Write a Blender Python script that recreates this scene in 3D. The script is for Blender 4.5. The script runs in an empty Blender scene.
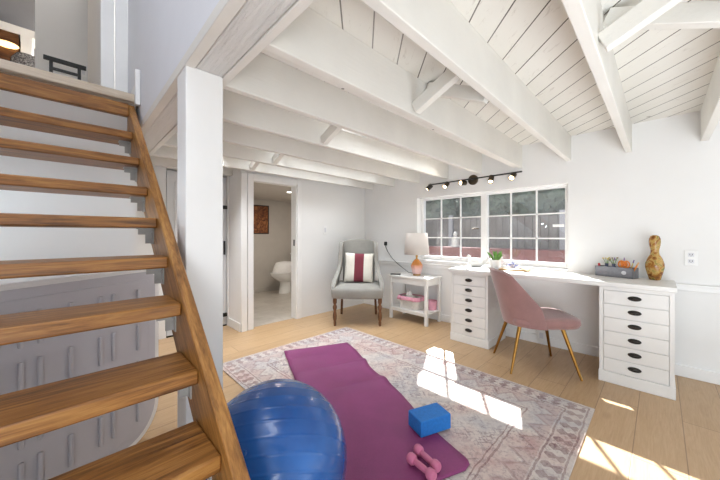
import bpy, bmesh, math, random
from mathutils import Vector, Matrix
random.seed(7)
SC = bpy.context.scene
COL = SC.collection
PI = math.pi
R = math.radians

# ------------------------------------------------------------------ materials
def lin(c):
    out = []
    for v in c:
        v = v / 255.0
        out.append(v / 12.92 if v <= 0.04045 else ((v + 0.055) / 1.055) ** 2.4)
    return (out[0], out[1], out[2], 1.0)

class NT:
    def __init__(s, name):
        s.m = bpy.data.materials.new(name); s.m.use_nodes = True
        s.t = s.m.node_tree; s.n = s.t.nodes; s.l = s.t.links
        s.n.clear()
        s.out = s.n.new('ShaderNodeOutputMaterial')
        s.b = s.n.new('ShaderNodeBsdfPrincipled')
        s.l.new(s.b.outputs[0], s.out.inputs[0])
    def new(s, t, **kw):
        n = s.n.new(t)
        for k, v in kw.items(): setattr(n, k, v)
        return n
    def link(s, a, b): s.l.new(a, b)
    def coord(s, scale=(1, 1, 1), rot=(0, 0, 0), loc=(0, 0, 0), kind='Object'):
        c = s.new('ShaderNodeTexCoord'); m = s.new('ShaderNodeMapping')
        m.inputs['Scale'].default_value = scale; m.inputs['Rotation'].default_value = rot
        m.inputs['Location'].default_value = loc
        src = c.outputs[kind]
        if any(rot) and any(abs(q - 1) > 1e-6 for q in scale):
            r = s.new('ShaderNodeMapping'); r.inputs['Rotation'].default_value = rot
            s.link(src, r.inputs[0]); src = r.outputs[0]; m.inputs['Rotation'].default_value = (0, 0, 0)
        s.link(src, m.inputs[0]); return m.outputs[0]
    def noise(s, vec, scale, detail=4, rough=0.6, dist=0.0):
        n = s.new('ShaderNodeTexNoise')
        n.inputs['Scale'].default_value = scale; n.inputs['Detail'].default_value = detail
        n.inputs['Roughness'].default_value = rough; n.inputs['Distortion'].default_value = dist
        if vec is not None: s.link(vec, n.inputs['Vector'])
        return n.outputs['Fac']
    def ramp(s, fac, stops, interp='LINEAR'):
        r = s.new('ShaderNodeValToRGB'); r.color_ramp.interpolation = interp
        e = r.color_ramp.elements
        while len(e) < len(stops): e.new(0.5)
        for i, (p, c) in enumerate(stops):
            e[i].position = p; e[i].color = c if len(c) == 4 else lin(c)
        s.link(fac, r.inputs[0]); return r.outputs[0]
    def mix(s, fac, a, b, mode='MIX'):
        m = s.new('ShaderNodeMix', data_type='RGBA', blend_type=mode)
        for i, v in ((0, fac), (6, a), (7, b)):
            if hasattr(v, 'is_output') or hasattr(v, 'links'): s.link(v, m.inputs[i])
            else: m.inputs[i].default_value = v if i == 0 else (v if len(v) == 4 else lin(v))
        return m.outputs[2]
    def math(s, op, a, b=None, c=None):
        m = s.new('ShaderNodeMath', operation=op)
        for i, v in enumerate((a, b, c)):
            if v is None: continue
            if hasattr(v, 'links'): s.link(v, m.inputs[i])
            else: m.inputs[i].default_value = v
        return m.outputs[0]
    def color(s, v):
        if hasattr(v, 'links'): s.link(v, s.b.inputs['Base Color'])
        else: s.b.inputs['Base Color'].default_value = lin(v)
    def bump(s, h, strength=0.2, dist=0.01):
        b = s.new('ShaderNodeBump'); b.inputs['Strength'].default_value = strength
        b.inputs['Distance'].default_value = dist
        s.link(h, b.inputs['Height']); s.link(b.outputs[0], s.b.inputs['Normal'])
    def set(s, **kw):
        for k, v in kw.items(): s.b.inputs[k.replace('_', ' ')].default_value = v
        return s

def paint(name, c, rough=0.6, var=0.04, bump=0.05, scale=6, **kw):
    t = NT(name); v = t.coord()
    n = t.noise(v, scale, 5)
    d = [max(0, x * (1 - var)) for x in c]; u = [min(255, x * (1 + var)) for x in c]
    t.color(t.ramp(n, [(0.3, tuple(d)), (0.7, tuple(u))]))
    t.bump(t.noise(v, scale * 20, 3), bump, 0.004)
    t.set(Roughness=rough, **kw); return t.m

def wood(name, c0, c1, c2, scale=(1, 14, 14), rot=(0, 0, 0), rough=0.4, knots=True):
    t = NT(name); v = t.coord(scale, rot)
    n = t.noise(v, 2.2, 6, 0.65, 1.2)
    col = t.ramp(n, [(0.34, c0), (0.5, c1), (0.66, c2)])
    fine = t.noise(t.coord((scale[0]*2, scale[1]*6, scale[2]*6), rot), 4, 3)
    col = t.mix(0.25, col, t.ramp(fine, [(0.35, c0), (0.65, c2)]))
    if knots:
        k = t.noise(t.coord((scale[0]*2.5, scale[1]*0.5, scale[2]*0.5), rot), 1.6, 3)
        col = t.mix(t.ramp(k, [(0.62, (0, 0, 0, 1)), (0.78, (0.7, 0.7, 0.7, 1))]), col, c0)
    t.color(col); t.bump(fine, 0.12, 0.004); t.set(Roughness=rough); return t.m

def fabric(name, c, rough=0.9, scale=350, var=0.06, sheen=0.0):
    t = NT(name); v = t.coord()
    n = t.noise(v, scale, 2); big = t.noise(v, 7, 4)
    d = tuple(x * (1 - var) for x in c); u = tuple(min(255, x * (1 + var)) for x in c)
    col = t.mix(0.5, t.ramp(n, [(0.3, d), (0.7, u)]), t.ramp(big, [(0.3, d), (0.7, u)]))
    t.color(col); t.bump(n, 0.25, 0.002); t.set(Roughness=rough, Sheen_Weight=sheen); return t.m

def metal(name, c, rough=0.3, metallic=1.0):
    t = NT(name); n = t.noise(t.coord(), 40, 3)
    t.color(t.ramp(n, [(0.3, tuple(x * 0.9 for x in c)), (0.7, c)]))
    t.set(Roughness=rough, Metallic=metallic); return t.m

def emit(name, c, strength):
    t = NT(name); t.color(c); t.b.inputs['Emission Color'].default_value = lin(c)
    t.set(Emission_Strength=strength); return t.m

M = {}
M['wall'] = paint('wall_paint', (239, 238, 236), 0.7, 0.008, 0.04, 2)
M['wall_cool'] = paint('stairwell_paint', (234, 235, 239), 0.7, 0.01, 0.04, 2)
M['trim'] = paint('trim_paint', (242, 241, 239), 0.4, 0.01, 0.02)
M['beige'] = paint('bathroom_paint', (200, 192, 182), 0.7, 0.015, 0.04)
M['grey'] = paint('grey_paint', (150, 150, 154), 0.7, 0.02, 0.04)
M['white_wood'] = paint('white_lacquer', (232, 230, 226), 0.4, 0.012, 0.03)
M['door_white'] = paint('door_white', (226, 227, 229), 0.45, 0.01, 0.02)

def beam_mat(name, rough_amt, c=(236, 233, 226)):
    t = NT(name); v = t.coord((0.8, 10, 10))
    n = t.noise(t.coord(), 3, 5)
    col = t.ramp(n, [(0.3, tuple(x * 0.965 for x in c)), (0.7, c)])
    sp = t.new('ShaderNodeTexVoronoi'); sp.inputs['Scale'].default_value = 4.5
    t.link(t.coord(), sp.inputs['Vector'])
    spots = t.math('LESS_THAN', sp.outputs['Distance'], 0.045)
    gate = t.math('GREATER_THAN', t.noise(t.coord(), 2.3, 1), 0.55)
    col = t.mix(t.math('MULTIPLY', t.math('MULTIPLY', spots, gate), 0.75), col, (92, 84, 76))
    scr = t.noise(t.coord((3, 16, 16)), 3.5, 6, 0.8)
    col = t.mix(t.ramp(scr, [(0.66, (0, 0, 0, 1)), (0.76, (0.35, 0.35, 0.35, 1))]), col, (150, 140, 128))
    t.color(col); t.bump(t.noise(v, 6, 5), rough_amt, 0.01); t.set(Roughness=0.65); return t.m
M['beam'] = beam_mat('joist_paint', 0.15)

def rough_beam():
    t = NT('rough_sawn_paint'); v = t.coord((26, 1.0, 26))
    n = t.noise(v, 2.5, 6, 0.7, 0.6)
    t.color(t.ramp(n, [(0.25, (190, 185, 178)), (0.36, (238, 236, 232)), (0.7, (246, 244, 241))]))
    t.bump(n, 0.9, 0.02); t.set(Roughness=0.75); return t.m
M['rough'] = rough_beam()

def plank_ceiling():
    t = NT('ceiling_planks')
    v = t.coord((1, 1, 1), (0, 0, R(-45)), (0.0, 0.055, 0))
    b = t.new('ShaderNodeTexBrick'); b.offset = 0.37; b.offset_frequency = 2
    b.inputs['Scale'].default_value = 1; b.inputs['Brick Width'].default_value = 40
    b.inputs['Row Height'].default_value = 0.147; b.inputs['Mortar Size'].default_value = 0.0035
    b.inputs['Mortar Smooth'].default_value = 0.1; b.inputs['Bias'].default_value = 0
    b.inputs['Color1'].default_value = lin((236, 233, 226)); b.inputs['Color2'].default_value = lin((229, 225, 216))
    b.inputs['Mortar'].default_value = lin((82, 74, 66))
    t.link(v, b.inputs['Vector'])
    wide = t.noise(t.coord(), 1.2, 2)
    mort = t.math('MULTIPLY', b.outputs['Fac'], t.ramp(wide, [(0.35, (0.35, 0.35, 0.35, 1)), (0.6, (1, 1, 1, 1))]))
    n = t.noise(t.coord((3, 14, 3), (0, 0, R(-45))), 3.0, 6, 0.75, 0.8)
    dirt = t.ramp(n, [(0.58, (0, 0, 0, 1)), (0.72, (0.45, 0.45, 0.45, 1))])
    base = t.mix(0.5, (236, 233, 226), b.outputs['Color'])
    base = t.mix(dirt, base, (168, 156, 142))
    vo = t.new('ShaderNodeTexVoronoi'); vo.inputs['Scale'].default_value = 3.2
    t.link(t.coord((1, 1, 1)), vo.inputs['Vector'])
    kn = t.math('LESS_THAN', vo.outputs['Distance'], 0.05)
    base = t.mix(t.math('MULTIPLY', kn, 0.55), base, (120, 106, 92))
    col = t.mix(mort, base, (82, 74, 66))
    t.color(col)
    h = t.math('SUBTRACT', t.math('MULTIPLY', n, 0.15), b.outputs['Fac'])
    t.bump(h, 0.6, 0.01); t.set(Roughness=0.65); return t.m
M['ceil'] = plank_ceiling()

def floor_mat():
    t = NT('oak_floor_planks')
    v = t.coord((1, 1, 1), (0, 0, 0), (0.3, 0.097, 0))
    b = t.new('ShaderNodeTexBrick'); b.offset = 0.41; b.offset_frequency = 2
    b.inputs['Scale'].default_value = 1; b.inputs['Brick Width'].default_value = 1.5
    b.inputs['Row Height'].default_value = 0.2; b.inputs['Mortar Size'].default_value = 0.0022
    b.inputs['Mortar Smooth'].default_value = 0.2; b.inputs['Bias'].default_value = 0
    b.inputs['Color1'].default_value = (0, 0, 0, 1); b.inputs['Color2'].default_value = (1, 1, 1, 1)
    t.link(v, b.inputs['Vector'])
    g = t.noise(t.coord((1.1, 9, 1)), 2.4, 7, 0.68, 1.6)
    g2 = t.noise(t.coord((2.5, 50, 1)), 3, 3)
    col = t.ramp(g, [(0.25, (158, 122, 84)), (0.5, (190, 156, 117)), (0.75, (207, 177, 140))])
    col = t.mix(0.35, col, t.ramp(g2, [(0.3, (164, 130, 92)), (0.7, (210, 182, 146))]))
    tone = t.ramp(b.outputs['Color'], [(0.0, (196, 163, 124)), (1.0, (176, 143, 104))])
    col = t.mix(0.4, col, tone)
    vo = t.new('ShaderNodeTexVoronoi'); vo.inputs['Scale'].default_value = 1.0
    t.link(t.coord((1.4, 3.4, 1)), vo.inputs['Vector'])
    kn = t.ramp(vo.outputs['Distance'], [(0.03, (1, 1, 1, 1)), (0.12, (0, 0, 0, 1))])
    col = t.mix(t.math('MULTIPLY', kn, 0.45), col, (120, 86, 54))
    col = t.mix(t.math('MULTIPLY', b.outputs['Fac'], 0.6), col, (104, 76, 50))
    t.color(col)
    t.bump(t.math('SUBTRACT', t.math('MULTIPLY', g2, 0.1), b.outputs['Fac']), 0.25, 0.004)
    t.set(Roughness=0.36); return t.m
M['floor'] = floor_mat()

def tile_mat():
    t = NT('bathroom_tile'); v = t.coord()
    b = t.new('ShaderNodeTexBrick'); b.inputs['Scale'].default_value = 1
    b.inputs['Brick Width'].default_value = 0.6; b.inputs['Row Height'].default_value = 0.3
    b.inputs['Mortar Size'].default_value = 0.004
    b.inputs['Color1'].default_value = lin((205, 197, 186)); b.inputs['Color2'].default_value = lin((192, 183, 172))
    b.inputs['Mortar'].default_value = lin((168, 158, 146)); t.link(v, b.inputs['Vector'])
    n = t.noise(v, 5, 6)
    t.color(t.mix(0.35, b.outputs['Color'], t.ramp(n, [(0.35, (165, 154, 141)), (0.65, (214, 206, 196))])))
    t.set(Roughness=0.3); return t.m
M['tile'] = tile_mat()

M['stair'] = wood('tread_wood', (80, 46, 18), (142, 91, 40), (178, 127, 66), (1.2, 16, 16))
M['stringer'] = wood('stringer_wood', (86, 52, 20), (152, 101, 46), (188, 138, 76), (16, 1.2, 16), (R(-39.9), 0, 0))
M['oak_light'] = wood('landing_wood', (176, 158, 136), (202, 186, 166), (214, 200, 182), (1, 12, 12), knots=False)
M['leg_wood'] = wood('turned_leg_wood', (62, 36, 18), (104, 64, 34), (128, 84, 46), (10, 10, 1.5), knots=False)
M['board'] = wood('board_wood', (150, 108, 52), (184, 142, 78), (200, 162, 98), (14, 1.5, 14), knots=False)
M['steel'] = metal('galvanised_steel', (168, 166, 160), 0.4)
M['zincplate'] = paint('zinc_plate', (172, 170, 166), 0.35, 0.06, 0.05, 20)
M['black'] = paint('black_metal', (30, 29, 28), 0.45, 0.05)
M['darkpull'] = metal('oil_rubbed_bronze', (58, 54, 50), 0.4, 0.7)
M['bronze'] = metal('aged_bronze', (92, 82, 68), 0.4, 0.85)
M['brass'] = metal('brass', (196, 152, 84), 0.3)
M['gold'] = metal('brushed_gold', (164, 122, 62), 0.36)
M['grey_fab'] = fabric('grey_linen', (152, 149, 142), 0.95)
M['cream_fab'] = fabric('cream_cotton', (226, 220, 208), 0.95)
M['maroon_fab'] = fabric('maroon_velvet', (122, 50, 62), 0.9)
M['velvet'] = fabric('dusty_rose_velvet', (150, 111, 107), 0.75, 220, 0.09, 0.5)
M['table_grey'] = paint('moulded_plastic', (200, 198, 204), 0.5, 0.01, 0.02)
M['plastic_white'] = paint('white_plastic', (222, 222, 226), 0.5, 0.01, 0.02)
M['pink_plastic'] = paint('pink_vinyl', (194, 108, 140), 0.4, 0.03)
M['porcelain'] = paint('porcelain', (236, 234, 230), 0.15, 0.01, 0.0)
M['leaf'] = paint('leaf_green', (96, 142, 62), 0.5, 0.2, 0.1, 40)
M['pinkcloth'] = fabric('pink_cloth', (228, 164, 182), 0.9, 200, 0.12)
M['plush'] = fabric('white_plush', (234, 230, 226), 1.0, 120)
M['wicker'] = paint('white_wicker', (228, 222, 214), 0.6, 0.05, 0.2, 40)
M['bulb'] = emit('warm_bulb', (255, 226, 180), 9.0)

def ball_mat():
    t = NT('blue_vinyl'); n = t.noise(t.coord(), 5, 4)
    t.color(t.ramp(n, [(0.3, (15, 70, 136)), (0.7, (25, 92, 166))]))
    t.bump(t.noise(t.coord(), 160, 2), 0.04, 0.002)
    t.set(Roughness=0.24, Coat_Weight=0.25); return t.m
M['ball'] = ball_mat()

def mat_mat():
    t = NT('purple_foam'); v = t.coord()
    n = t.noise(v, 3, 4); f = t.noise(v, 260, 2)
    col = t.ramp(n, [(0.3, (118, 42, 92)), (0.7, (136, 54, 108))])
    t.color(t.mix(0.25, col, t.ramp(f, [(0.3, (100, 36, 80)), (0.7, (150, 66, 122))])))
    t.bump(f, 0.3, 0.003); t.set(Roughness=0.6); return t.m
M['mat'] = mat_mat()
M['block'] = paint('blue_foam', (28, 112, 190), 0.7, 0.05, 0.3, 60)

def glass_mat():
    t = NT('window_glass'); t.n.remove(t.b)
    tr = t.new('ShaderNodeBsdfTransparent'); tr.inputs[0].default_value = (0.95, 0.96, 0.97, 1)
    gl = t.new('ShaderNodeBsdfGlossy'); gl.inputs['Roughness'].default_value = 0.02
    df = t.new('ShaderNodeBsdfTranslucent'); df.inputs[0].default_value = (0.9, 0.92, 0.95, 1)
    m = t.new('ShaderNodeMixShader'); m.inputs[0].default_value = 0.05
    t.link(tr.outputs[0], m.inputs[1]); t.link(gl.outputs[0], m.inputs[2])
    m2 = t.new('ShaderNodeMixShader')
    n = t.noise(t.coord((1, 1, 1)), 5, 5)
    f = t.ramp(n, [(0.3, (0.004, 0.004, 0.004, 1)), (0.75, (0.016, 0.016, 0.016, 1))])
    t.link(f, m2.inputs[0]); t.link(m.outputs[0], m2.inputs[1]); t.link(df.outputs[0], m2.inputs[2])
    t.link(m2.outputs[0], t.out.inputs[0]); return t.m
M['glass'] = glass_mat()

def rug_mat(hx, hy):
    t = NT('woven_rug_pattern')
    c = t.new('ShaderNodeTexCoord'); sep = t.new('ShaderNodeSeparateXYZ'); t.link(c.outputs['Object'], sep.inputs[0])
    x, y = sep.outputs[0], sep.outputs[1]
    ax, ay = t.math('ABSOLUTE', x), t.math('ABSOLUTE', y)
    ex, ey = t.math('SUBTRACT', hx, ax), t.math('SUBTRACT', hy, ay)
    e = t.math('MINIMUM', ex, ey)
    onx = t.math('LESS_THAN', ex, ey)                       # 1 along the long sides
    along = t.math('ADD', t.math('MULTIPLY', onx, y), t.math('MULTIPLY', t.math('SUBTRACT', 1.0, onx), x))
    wob = t.math('MULTIPLY', t.math('SUBTRACT', t.noise(c.outputs['Object'], 9, 3), 0.5), 0.03)
    e2 = t.math('ADD', e, wob); al2 = t.math('ADD', along, wob)
    def band(a, b): return t.math('MULTIPLY', t.math('GREATER_THAN', e2, a), t.math('LESS_THAN', e2, b))
    def tri(v, per):                                        # triangle wave 0..1
        return t.math('ABSOLUTE', t.math('SUBTRACT', t.math('MULTIPLY', t.math('FRACT', t.math('DIVIDE', v, per)), 2.0), 1.0))
    # outer motif band
    m1 = t.math('MULTIPLY', band(0.035, 0.125), t.math('GREATER_THAN', t.math('ADD', tri(al2, 0.085), t.math('MULTIPLY', tri(e2, 0.05), 0.5)), 0.78))
    l1 = t.math('ADD', band(0.02, 0.03), band(0.132, 0.142))
    # zigzag band
    z = t.math('ABSOLUTE', t.math('SUBTRACT', t.math('SUBTRACT', e2, 0.17), t.math('MULTIPLY', tri(al2, 0.14), 0.09)))
    zz = t.math('MULTIPLY', t.math('LESS_THAN', z, 0.013), band(0.15, 0.31))
    zf = t.math('MULTIPLY', t.math('LESS_THAN', t.math('SUBTRACT', e2, 0.17), t.math('MULTIPLY', tri(al2, 0.14), 0.09)), band(0.15, 0.31))
    l2 = t.math('ADD', band(0.31, 0.32), band(0.335, 0.342))
    inner = t.math('GREATER_THAN', e2, 0.345)
    # field: small lozenges and crosses
    xa, ya = t.math('ADD', x, wob), t.math('ADD', y, wob)
    loz = t.math('ADD', tri(xa, 0.17), tri(ya, 0.2))
    lz = t.math('LESS_THAN', t.math('ABSOLUTE', t.math('SUBTRACT', loz, 0.75)), 0.08)
    lc = t.math('LESS_THAN', loz, 0.35)
    lz2 = t.math('GREATER_THAN', loz, 1.72)
    vo = t.new('ShaderNodeTexVoronoi', distance='MANHATTAN'); vo.inputs['Scale'].default_value = 22
    t.link(c.outputs['Object'], vo.inputs['Vector'])
    cell = t.math('LESS_THAN', t.math('ABSOLUTE', t.math('SUBTRACT', vo.outputs['Distance'], 0.42)), 0.08)
    fieldmask = t.math('MULTIPLY', inner, t.math('MINIMUM', t.math('ADD', t.math('ADD', lz, lc), t.math('ADD', lz2, t.math('MULTIPLY', cell, 0.9))), 1.0))
    bordmask = t.math('MULTIPLY', t.math('SUBTRACT', 1.0, inner), t.math('MULTIPLY', cell, 0.5))
    wear = t.ramp(t.noise(c.outputs['Object'], 4, 6, 0.7), [(0.38, (0.12, 0.12, 0.12, 1)), (0.66, (1, 1, 1, 1))])
    fine = t.ramp(t.noise(c.outputs['Object'], 70, 4, 0.8), [(0.4, (0.1, 0.1, 0.1, 1)), (0.6, (1, 1, 1, 1))])
    fade = t.math('MULTIPLY', wear, fine)
    hue = t.ramp(t.noise(c.outputs['Object'], 2.6, 2), [(0.38, (192, 164, 158)), (0.5, (200, 190, 184)), (0.62, (180, 176, 178))])
    base = t.mix(t.ramp(t.noise(c.outputs['Object'], 30, 4), [(0.3, (0, 0, 0, 1)), (0.7, (0.5, 0.5, 0.5, 1))]), hue, (222, 212, 202))
    col = t.mix(t.math('MULTIPLY', zf, 0.3), base, (168, 124, 122))
    col = t.mix(t.math('MULTIPLY', t.math('MULTIPLY', t.math('ADD', fieldmask, bordmask), fade), 0.85), col, (104, 92, 104))
    spk = t.ramp(t.noise(c.outputs['Object'], 48, 3, 0.7), [(0.5, (0, 0, 0, 1)), (0.6, (0.75, 0.75, 0.75, 1))])
    col = t.mix(t.math('MULTIPLY', spk, wear), col, (128, 108, 112))
    mot = t.math('ADD', t.math('ADD', m1, t.math('MULTIPLY', zz, 0.55)), t.math('ADD', l1, l2))
    col = t.mix(t.math('MULTIPLY', t.math('MULTIPLY', mot, t.math('ADD', t.math('MULTIPLY', fade, 0.6), 0.4)), 0.9), col, (112, 72, 78))
    t.color(col); t.bump(fine, 0.3, 0.003); t.set(Roughness=0.95); return t.m

def vase_mat():
    t = NT('mottled_glaze'); v = t.coord()
    n = t.noise(v, 22, 3, 0.5, 0.8)
    col = t.ramp(n, [(0.36, (112, 62, 24)), (0.47, (160, 106, 42)), (0.55, (196, 160, 92)), (0.68, (116, 112, 48))])
    t.color(col); t.set(Roughness=0.2); return t.m
M['vase'] = vase_mat()

def art_mat():
    t = NT('abstract_copper_print'); v = t.coord()
    n = t.noise(v, 7, 6, 0.7, 2.0)
    t.color(t.ramp(n, [(0.35, (70, 36, 18)), (0.5, (128, 70, 32)), (0.62, (176, 112, 60))]))
    t.set(Roughness=0.4); return t.m
M['art'] = art_mat()
M['art_frame'] = paint('dark_frame', (52, 38, 28), 0.5)

def lamp_base_mat():
    t = NT('ombre_glass'); c = t.new('ShaderNodeTexCoord'); s = t.new('ShaderNodeSeparateXYZ'); t.link(c.outputs['Object'], s.inputs[0])
    col = t.ramp(t.math('MULTIPLY', s.outputs[2], 4.0), [(0.3, (240, 200, 194)), (0.5, (240, 176, 150)), (0.62, (236, 160, 84))])
    t.color(col); t.set(Roughness=0.12, Transmission_Weight=0.25); return t.m
M['lamp_base'] = lamp_base_mat()
def shade_mat():
    t = NT('linen_shade'); t.color((234, 228, 222)); t.set(Roughness=0.9)
    tl = t.new('ShaderNodeBsdfTranslucent'); tl.inputs[0].default_value = lin((240, 232, 226))
    m = t.new('ShaderNodeMixShader'); m.inputs[0].default_value = 0.3
    t.link(t.b.outputs[0], m.inputs[1]); t.link(tl.outputs[0], m.inputs[2]); t.link(m.outputs[0], t.out.inputs[0])
    return t.m
M['shade'] = shade_mat()

# ------------------------------------------------------------------ mesh builder
class MB:
    def __init__(s): s.bm = bmesh.new()
    def verts(s, L): return [s.bm.verts.new(Vector(p)) for p in L]
    def face(s, vs):
        try: return s.bm.faces.new(vs)
        except ValueError: return None
    def box(s, x0, x1, y0, y1, z0, z1, mtx=None):
        P = [(x0,y0,z0),(x1,y0,z0),(x1,y1,z0),(x0,y1,z0),(x0,y0,z1),(x1,y0,z1),(x1,y1,z1),(x0,y1,z1)]
        if mtx: P = [mtx @ Vector(p) for p in P]
        v = s.verts(P)
        for f in ((0,3,2,1),(4,5,6,7),(0,1,5,4),(1,2,6,5),(2,3,7,6),(3,0,4,7)): s.face([v[i] for i in f])
        return s
    def bar(s, p, q, w, h, up=(0,0,1)):
        p, q = Vector(p), Vector(q); d = (q - p); L = d.length; d.normalize()
        u = Vector(up); r = d.cross(u)
        if r.length < 1e-5: r = d.cross(Vector((1,0,0)))
        r.normalize(); u = r.cross(d)
        m = Matrix((( d.x, r.x, u.x, p.x),(d.y, r.y, u.y, p.y),(d.z, r.z, u.z, p.z),(0,0,0,1)))
        return s.box(0, L, -w/2, w/2, -h/2, h/2, m)
    def rings(s, rows, cap0=True, cap1=True, closed=True):
        V = [s.verts(r) for r in rows]; n = len(V[0])
        for a, b in zip(V, V[1:]):
            for i in range(n if closed else n - 1):
                j = (i + 1) % n
                s.face([a[i], a[j], b[j], b[i]])
        if closed:
            if cap0: s.face(list(reversed(V[0])))
            if cap1: s.face(V[-1])
        return s
    def tube(s, pts, r, seg=12, cap=True):
        pts = [Vector(p) for p in pts]; n = len(pts)
        rs = r if isinstance(r, (list, tuple)) else [r] * n
        rows = []; ref = None
        for i, p in enumerate(pts):
            d = (pts[min(i+1, n-1)] - pts[max(i-1, 0)]).normalized()
            if ref is None:
                ref = Vector((0,0,1)) if abs(d.z) < 0.9 else Vector((1,0,0))
            a = d.cross(ref).normalized(); b = a.cross(d).normalized(); ref = b
            rows.append([p + (a * math.cos(t) - b * math.sin(t)) * rs[i] for t in [2*PI*k/seg for k in range(seg)]])
        return s.rings(rows, cap, cap)
    def lathe(s, prof, seg=32, mtx=None, cap0=True, cap1=True, off=0.0):
        rows = []
        for r, z in prof:
            row = [Vector((r*math.cos(2*PI*k/seg+off), r*math.sin(2*PI*k/seg+off), z)) for k in range(seg)]
            if mtx: row = [mtx @ p for p in row]
            rows.append(row)
        return s.rings(rows, cap0, cap1)
    def ball(s, c, r, seg=16, rin=10):
        if not isinstance(r, (tuple, list)): r = (r, r, r)
        prof = [(max(math.sin(PI*k/rin), 1e-3), -math.cos(PI*k/rin)) for k in range(rin+1)]
        m = Matrix.Translation(c) @ Matrix.Diagonal((r[0], r[1], r[2], 1))
        return s.lathe(prof, seg, m)
    def grid(s, f, nu, nv):
        V = [[s.bm.verts.new(Vector(f(i/nu, j/nv))) for j in range(nv+1)] for i in range(nu+1)]
        for i in range(nu):
            for j in range(nv): s.face([V[i][j], V[i+1][j], V[i+1][j+1], V[i][j+1]])
        return s
    def prism(s, poly, f, d0, d1):
        a = s.verts([f(u, v, d0) for u, v in poly]); b = s.verts([f(u, v, d1) for u, v in poly])
        s.face(list(reversed(a))); s.face(b)
        n = len(poly)
        for i in range(n): s.face([a[i], a[(i+1)%n], b[(i+1)%n], b[i]])
        return s
    def build(s, name, mat, parent=None, bevel=0, seg=2, smooth=True, sub=0, solid=0, loc=None, angle=38):
        bmesh.ops.recalc_face_normals(s.bm, faces=s.bm.faces)
        me = bpy.data.meshes.new(name); s.bm.to_mesh(me); s.bm.free()
        if smooth:
            for p in me.polygons: p.use_smooth = True
            me.set_sharp_from_angle(angle=R(angle))
        me.materials.append(mat if not isinstance(mat, str) else M[mat])
        o = bpy.data.objects.new(name, me); COL.objects.link(o)
        if loc: o.location = loc
        if parent: o.parent = parent
        if solid:
            m = o.modifiers.new('solid', 'SOLIDIFY'); m.thickness = solid; m.offset = 0
        if bevel:
            m = o.modifiers.new('bevel', 'BEVEL'); m.width = bevel; m.segments = seg; m.limit_method = 'ANGLE'; m.angle_limit = R(40)
        if sub:
            m = o.modifiers.new('sub', 'SUBSURF'); m.levels = sub; m.render_levels = sub
        return o

def tag(o, label=None, cat=None, group=None, kind=None):
    if label: o['label'] = label
    if cat: o['category'] = cat
    if group: o['group'] = group
    if kind: o['kind'] = kind
    return o
def thing(name, label, cat, loc=(0,0,0), rotz=0, group=None):
    o = bpy.data.objects.new(name, None); COL.objects.link(o)
    o.empty_display_size = 0.1
    o.location = loc; o.rotation_euler = (0, 0, rotz)
    return tag(o, label, cat, group)
def copy_tree(o, parent=None):
    c = o.copy(); COL.objects.link(c)
    if parent: c.parent = parent
    for ch in [x for x in bpy.data.objects if x.parent == o]: copy_tree(ch, c)
    return c
def struct(name, mb, mat, parent=None, label=None, cat=None, **kw):
    o = mb.build(name, mat, parent, **kw)
    if not parent: tag(o, label, cat, None, 'structure')
    return o

# ------------------------------------------------------------------ dimensions
XW = 3.567      # window wall
YD = 3.5        # wall with the bathroom doorway
YH = 3.87       # hall end wall
ZC = 2.135      # underside of ceiling boards
XH = 0.355      # stairwell face of the header
ZB = 1.89       # joist bottoms
ZU = 2.12       # upstairs floor
XL = -0.80
YB = -2.9

# ------------------------------------------------------------------ setting
struct('floor', MB().box(XL, XW, YB, YD + 0.06, -0.05, 0).box(XL, 1.56, YD + 0.06, YH, -0.05, 0), 'floor', smooth=False)
struct('floor_bathroom', MB().box(1.56, 4.0, YD + 0.06, 5.65, -0.05, 0.002), 'tile', smooth=False)
# window wall with opening
WY0, WY1, WZ0, WZ1 = 0.648, 2.45, 0.80, 1.675
XO = 3.74
w = MB()
w.box(XW, XO, YB, WY0, -0.05, 2.3).box(XW, XO, WY1, YD, -0.05, 2.3)
w.box(XW, XO, WY0, WY1, -0.05, WZ0).box(XW, XO, WY0, WY1, WZ1, 2.3)
struct('wall_right', w, 'wall', smooth=False)
# wall with doorway
DX0, DX1, DZ = 1.607, 2.235, 1.834
w = MB()
w.box(1.46, DX0, YD, YD + 0.12, 0, ZC).box(DX1, XW, YD, YD + 0.12, 0, ZC).box(DX0, DX1, YD, YD + 0.12, DZ, ZC)
struct('wall_back', w, 'wall', smooth=False)
struct('wall_bathroom_left', MB().box(1.46, 1.56, YD + 0.12, 5.65, 0, ZC), 'wall', smooth=False)
struct('wall_bathroom_back', MB().box(1.46, 4.0, 5.65, 5.75, 0, ZC), 'beige', smooth=False)
struct('wall_bathroom_right', MB().box(3.6, 3.7, YD + 0.12, 5.65, 0, ZC), 'beige', smooth=False)
struct('ceiling_bathroom', MB().box(1.56, 3.6, YD + 0.12, 5.65, 1.86, 1.9), 'beige', smooth=False)
struct('baseboard_bathroom', MB().box(1.56, 3.6, 5.637, 5.65, 0, 0.09), 'beige', smooth=False)
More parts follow.
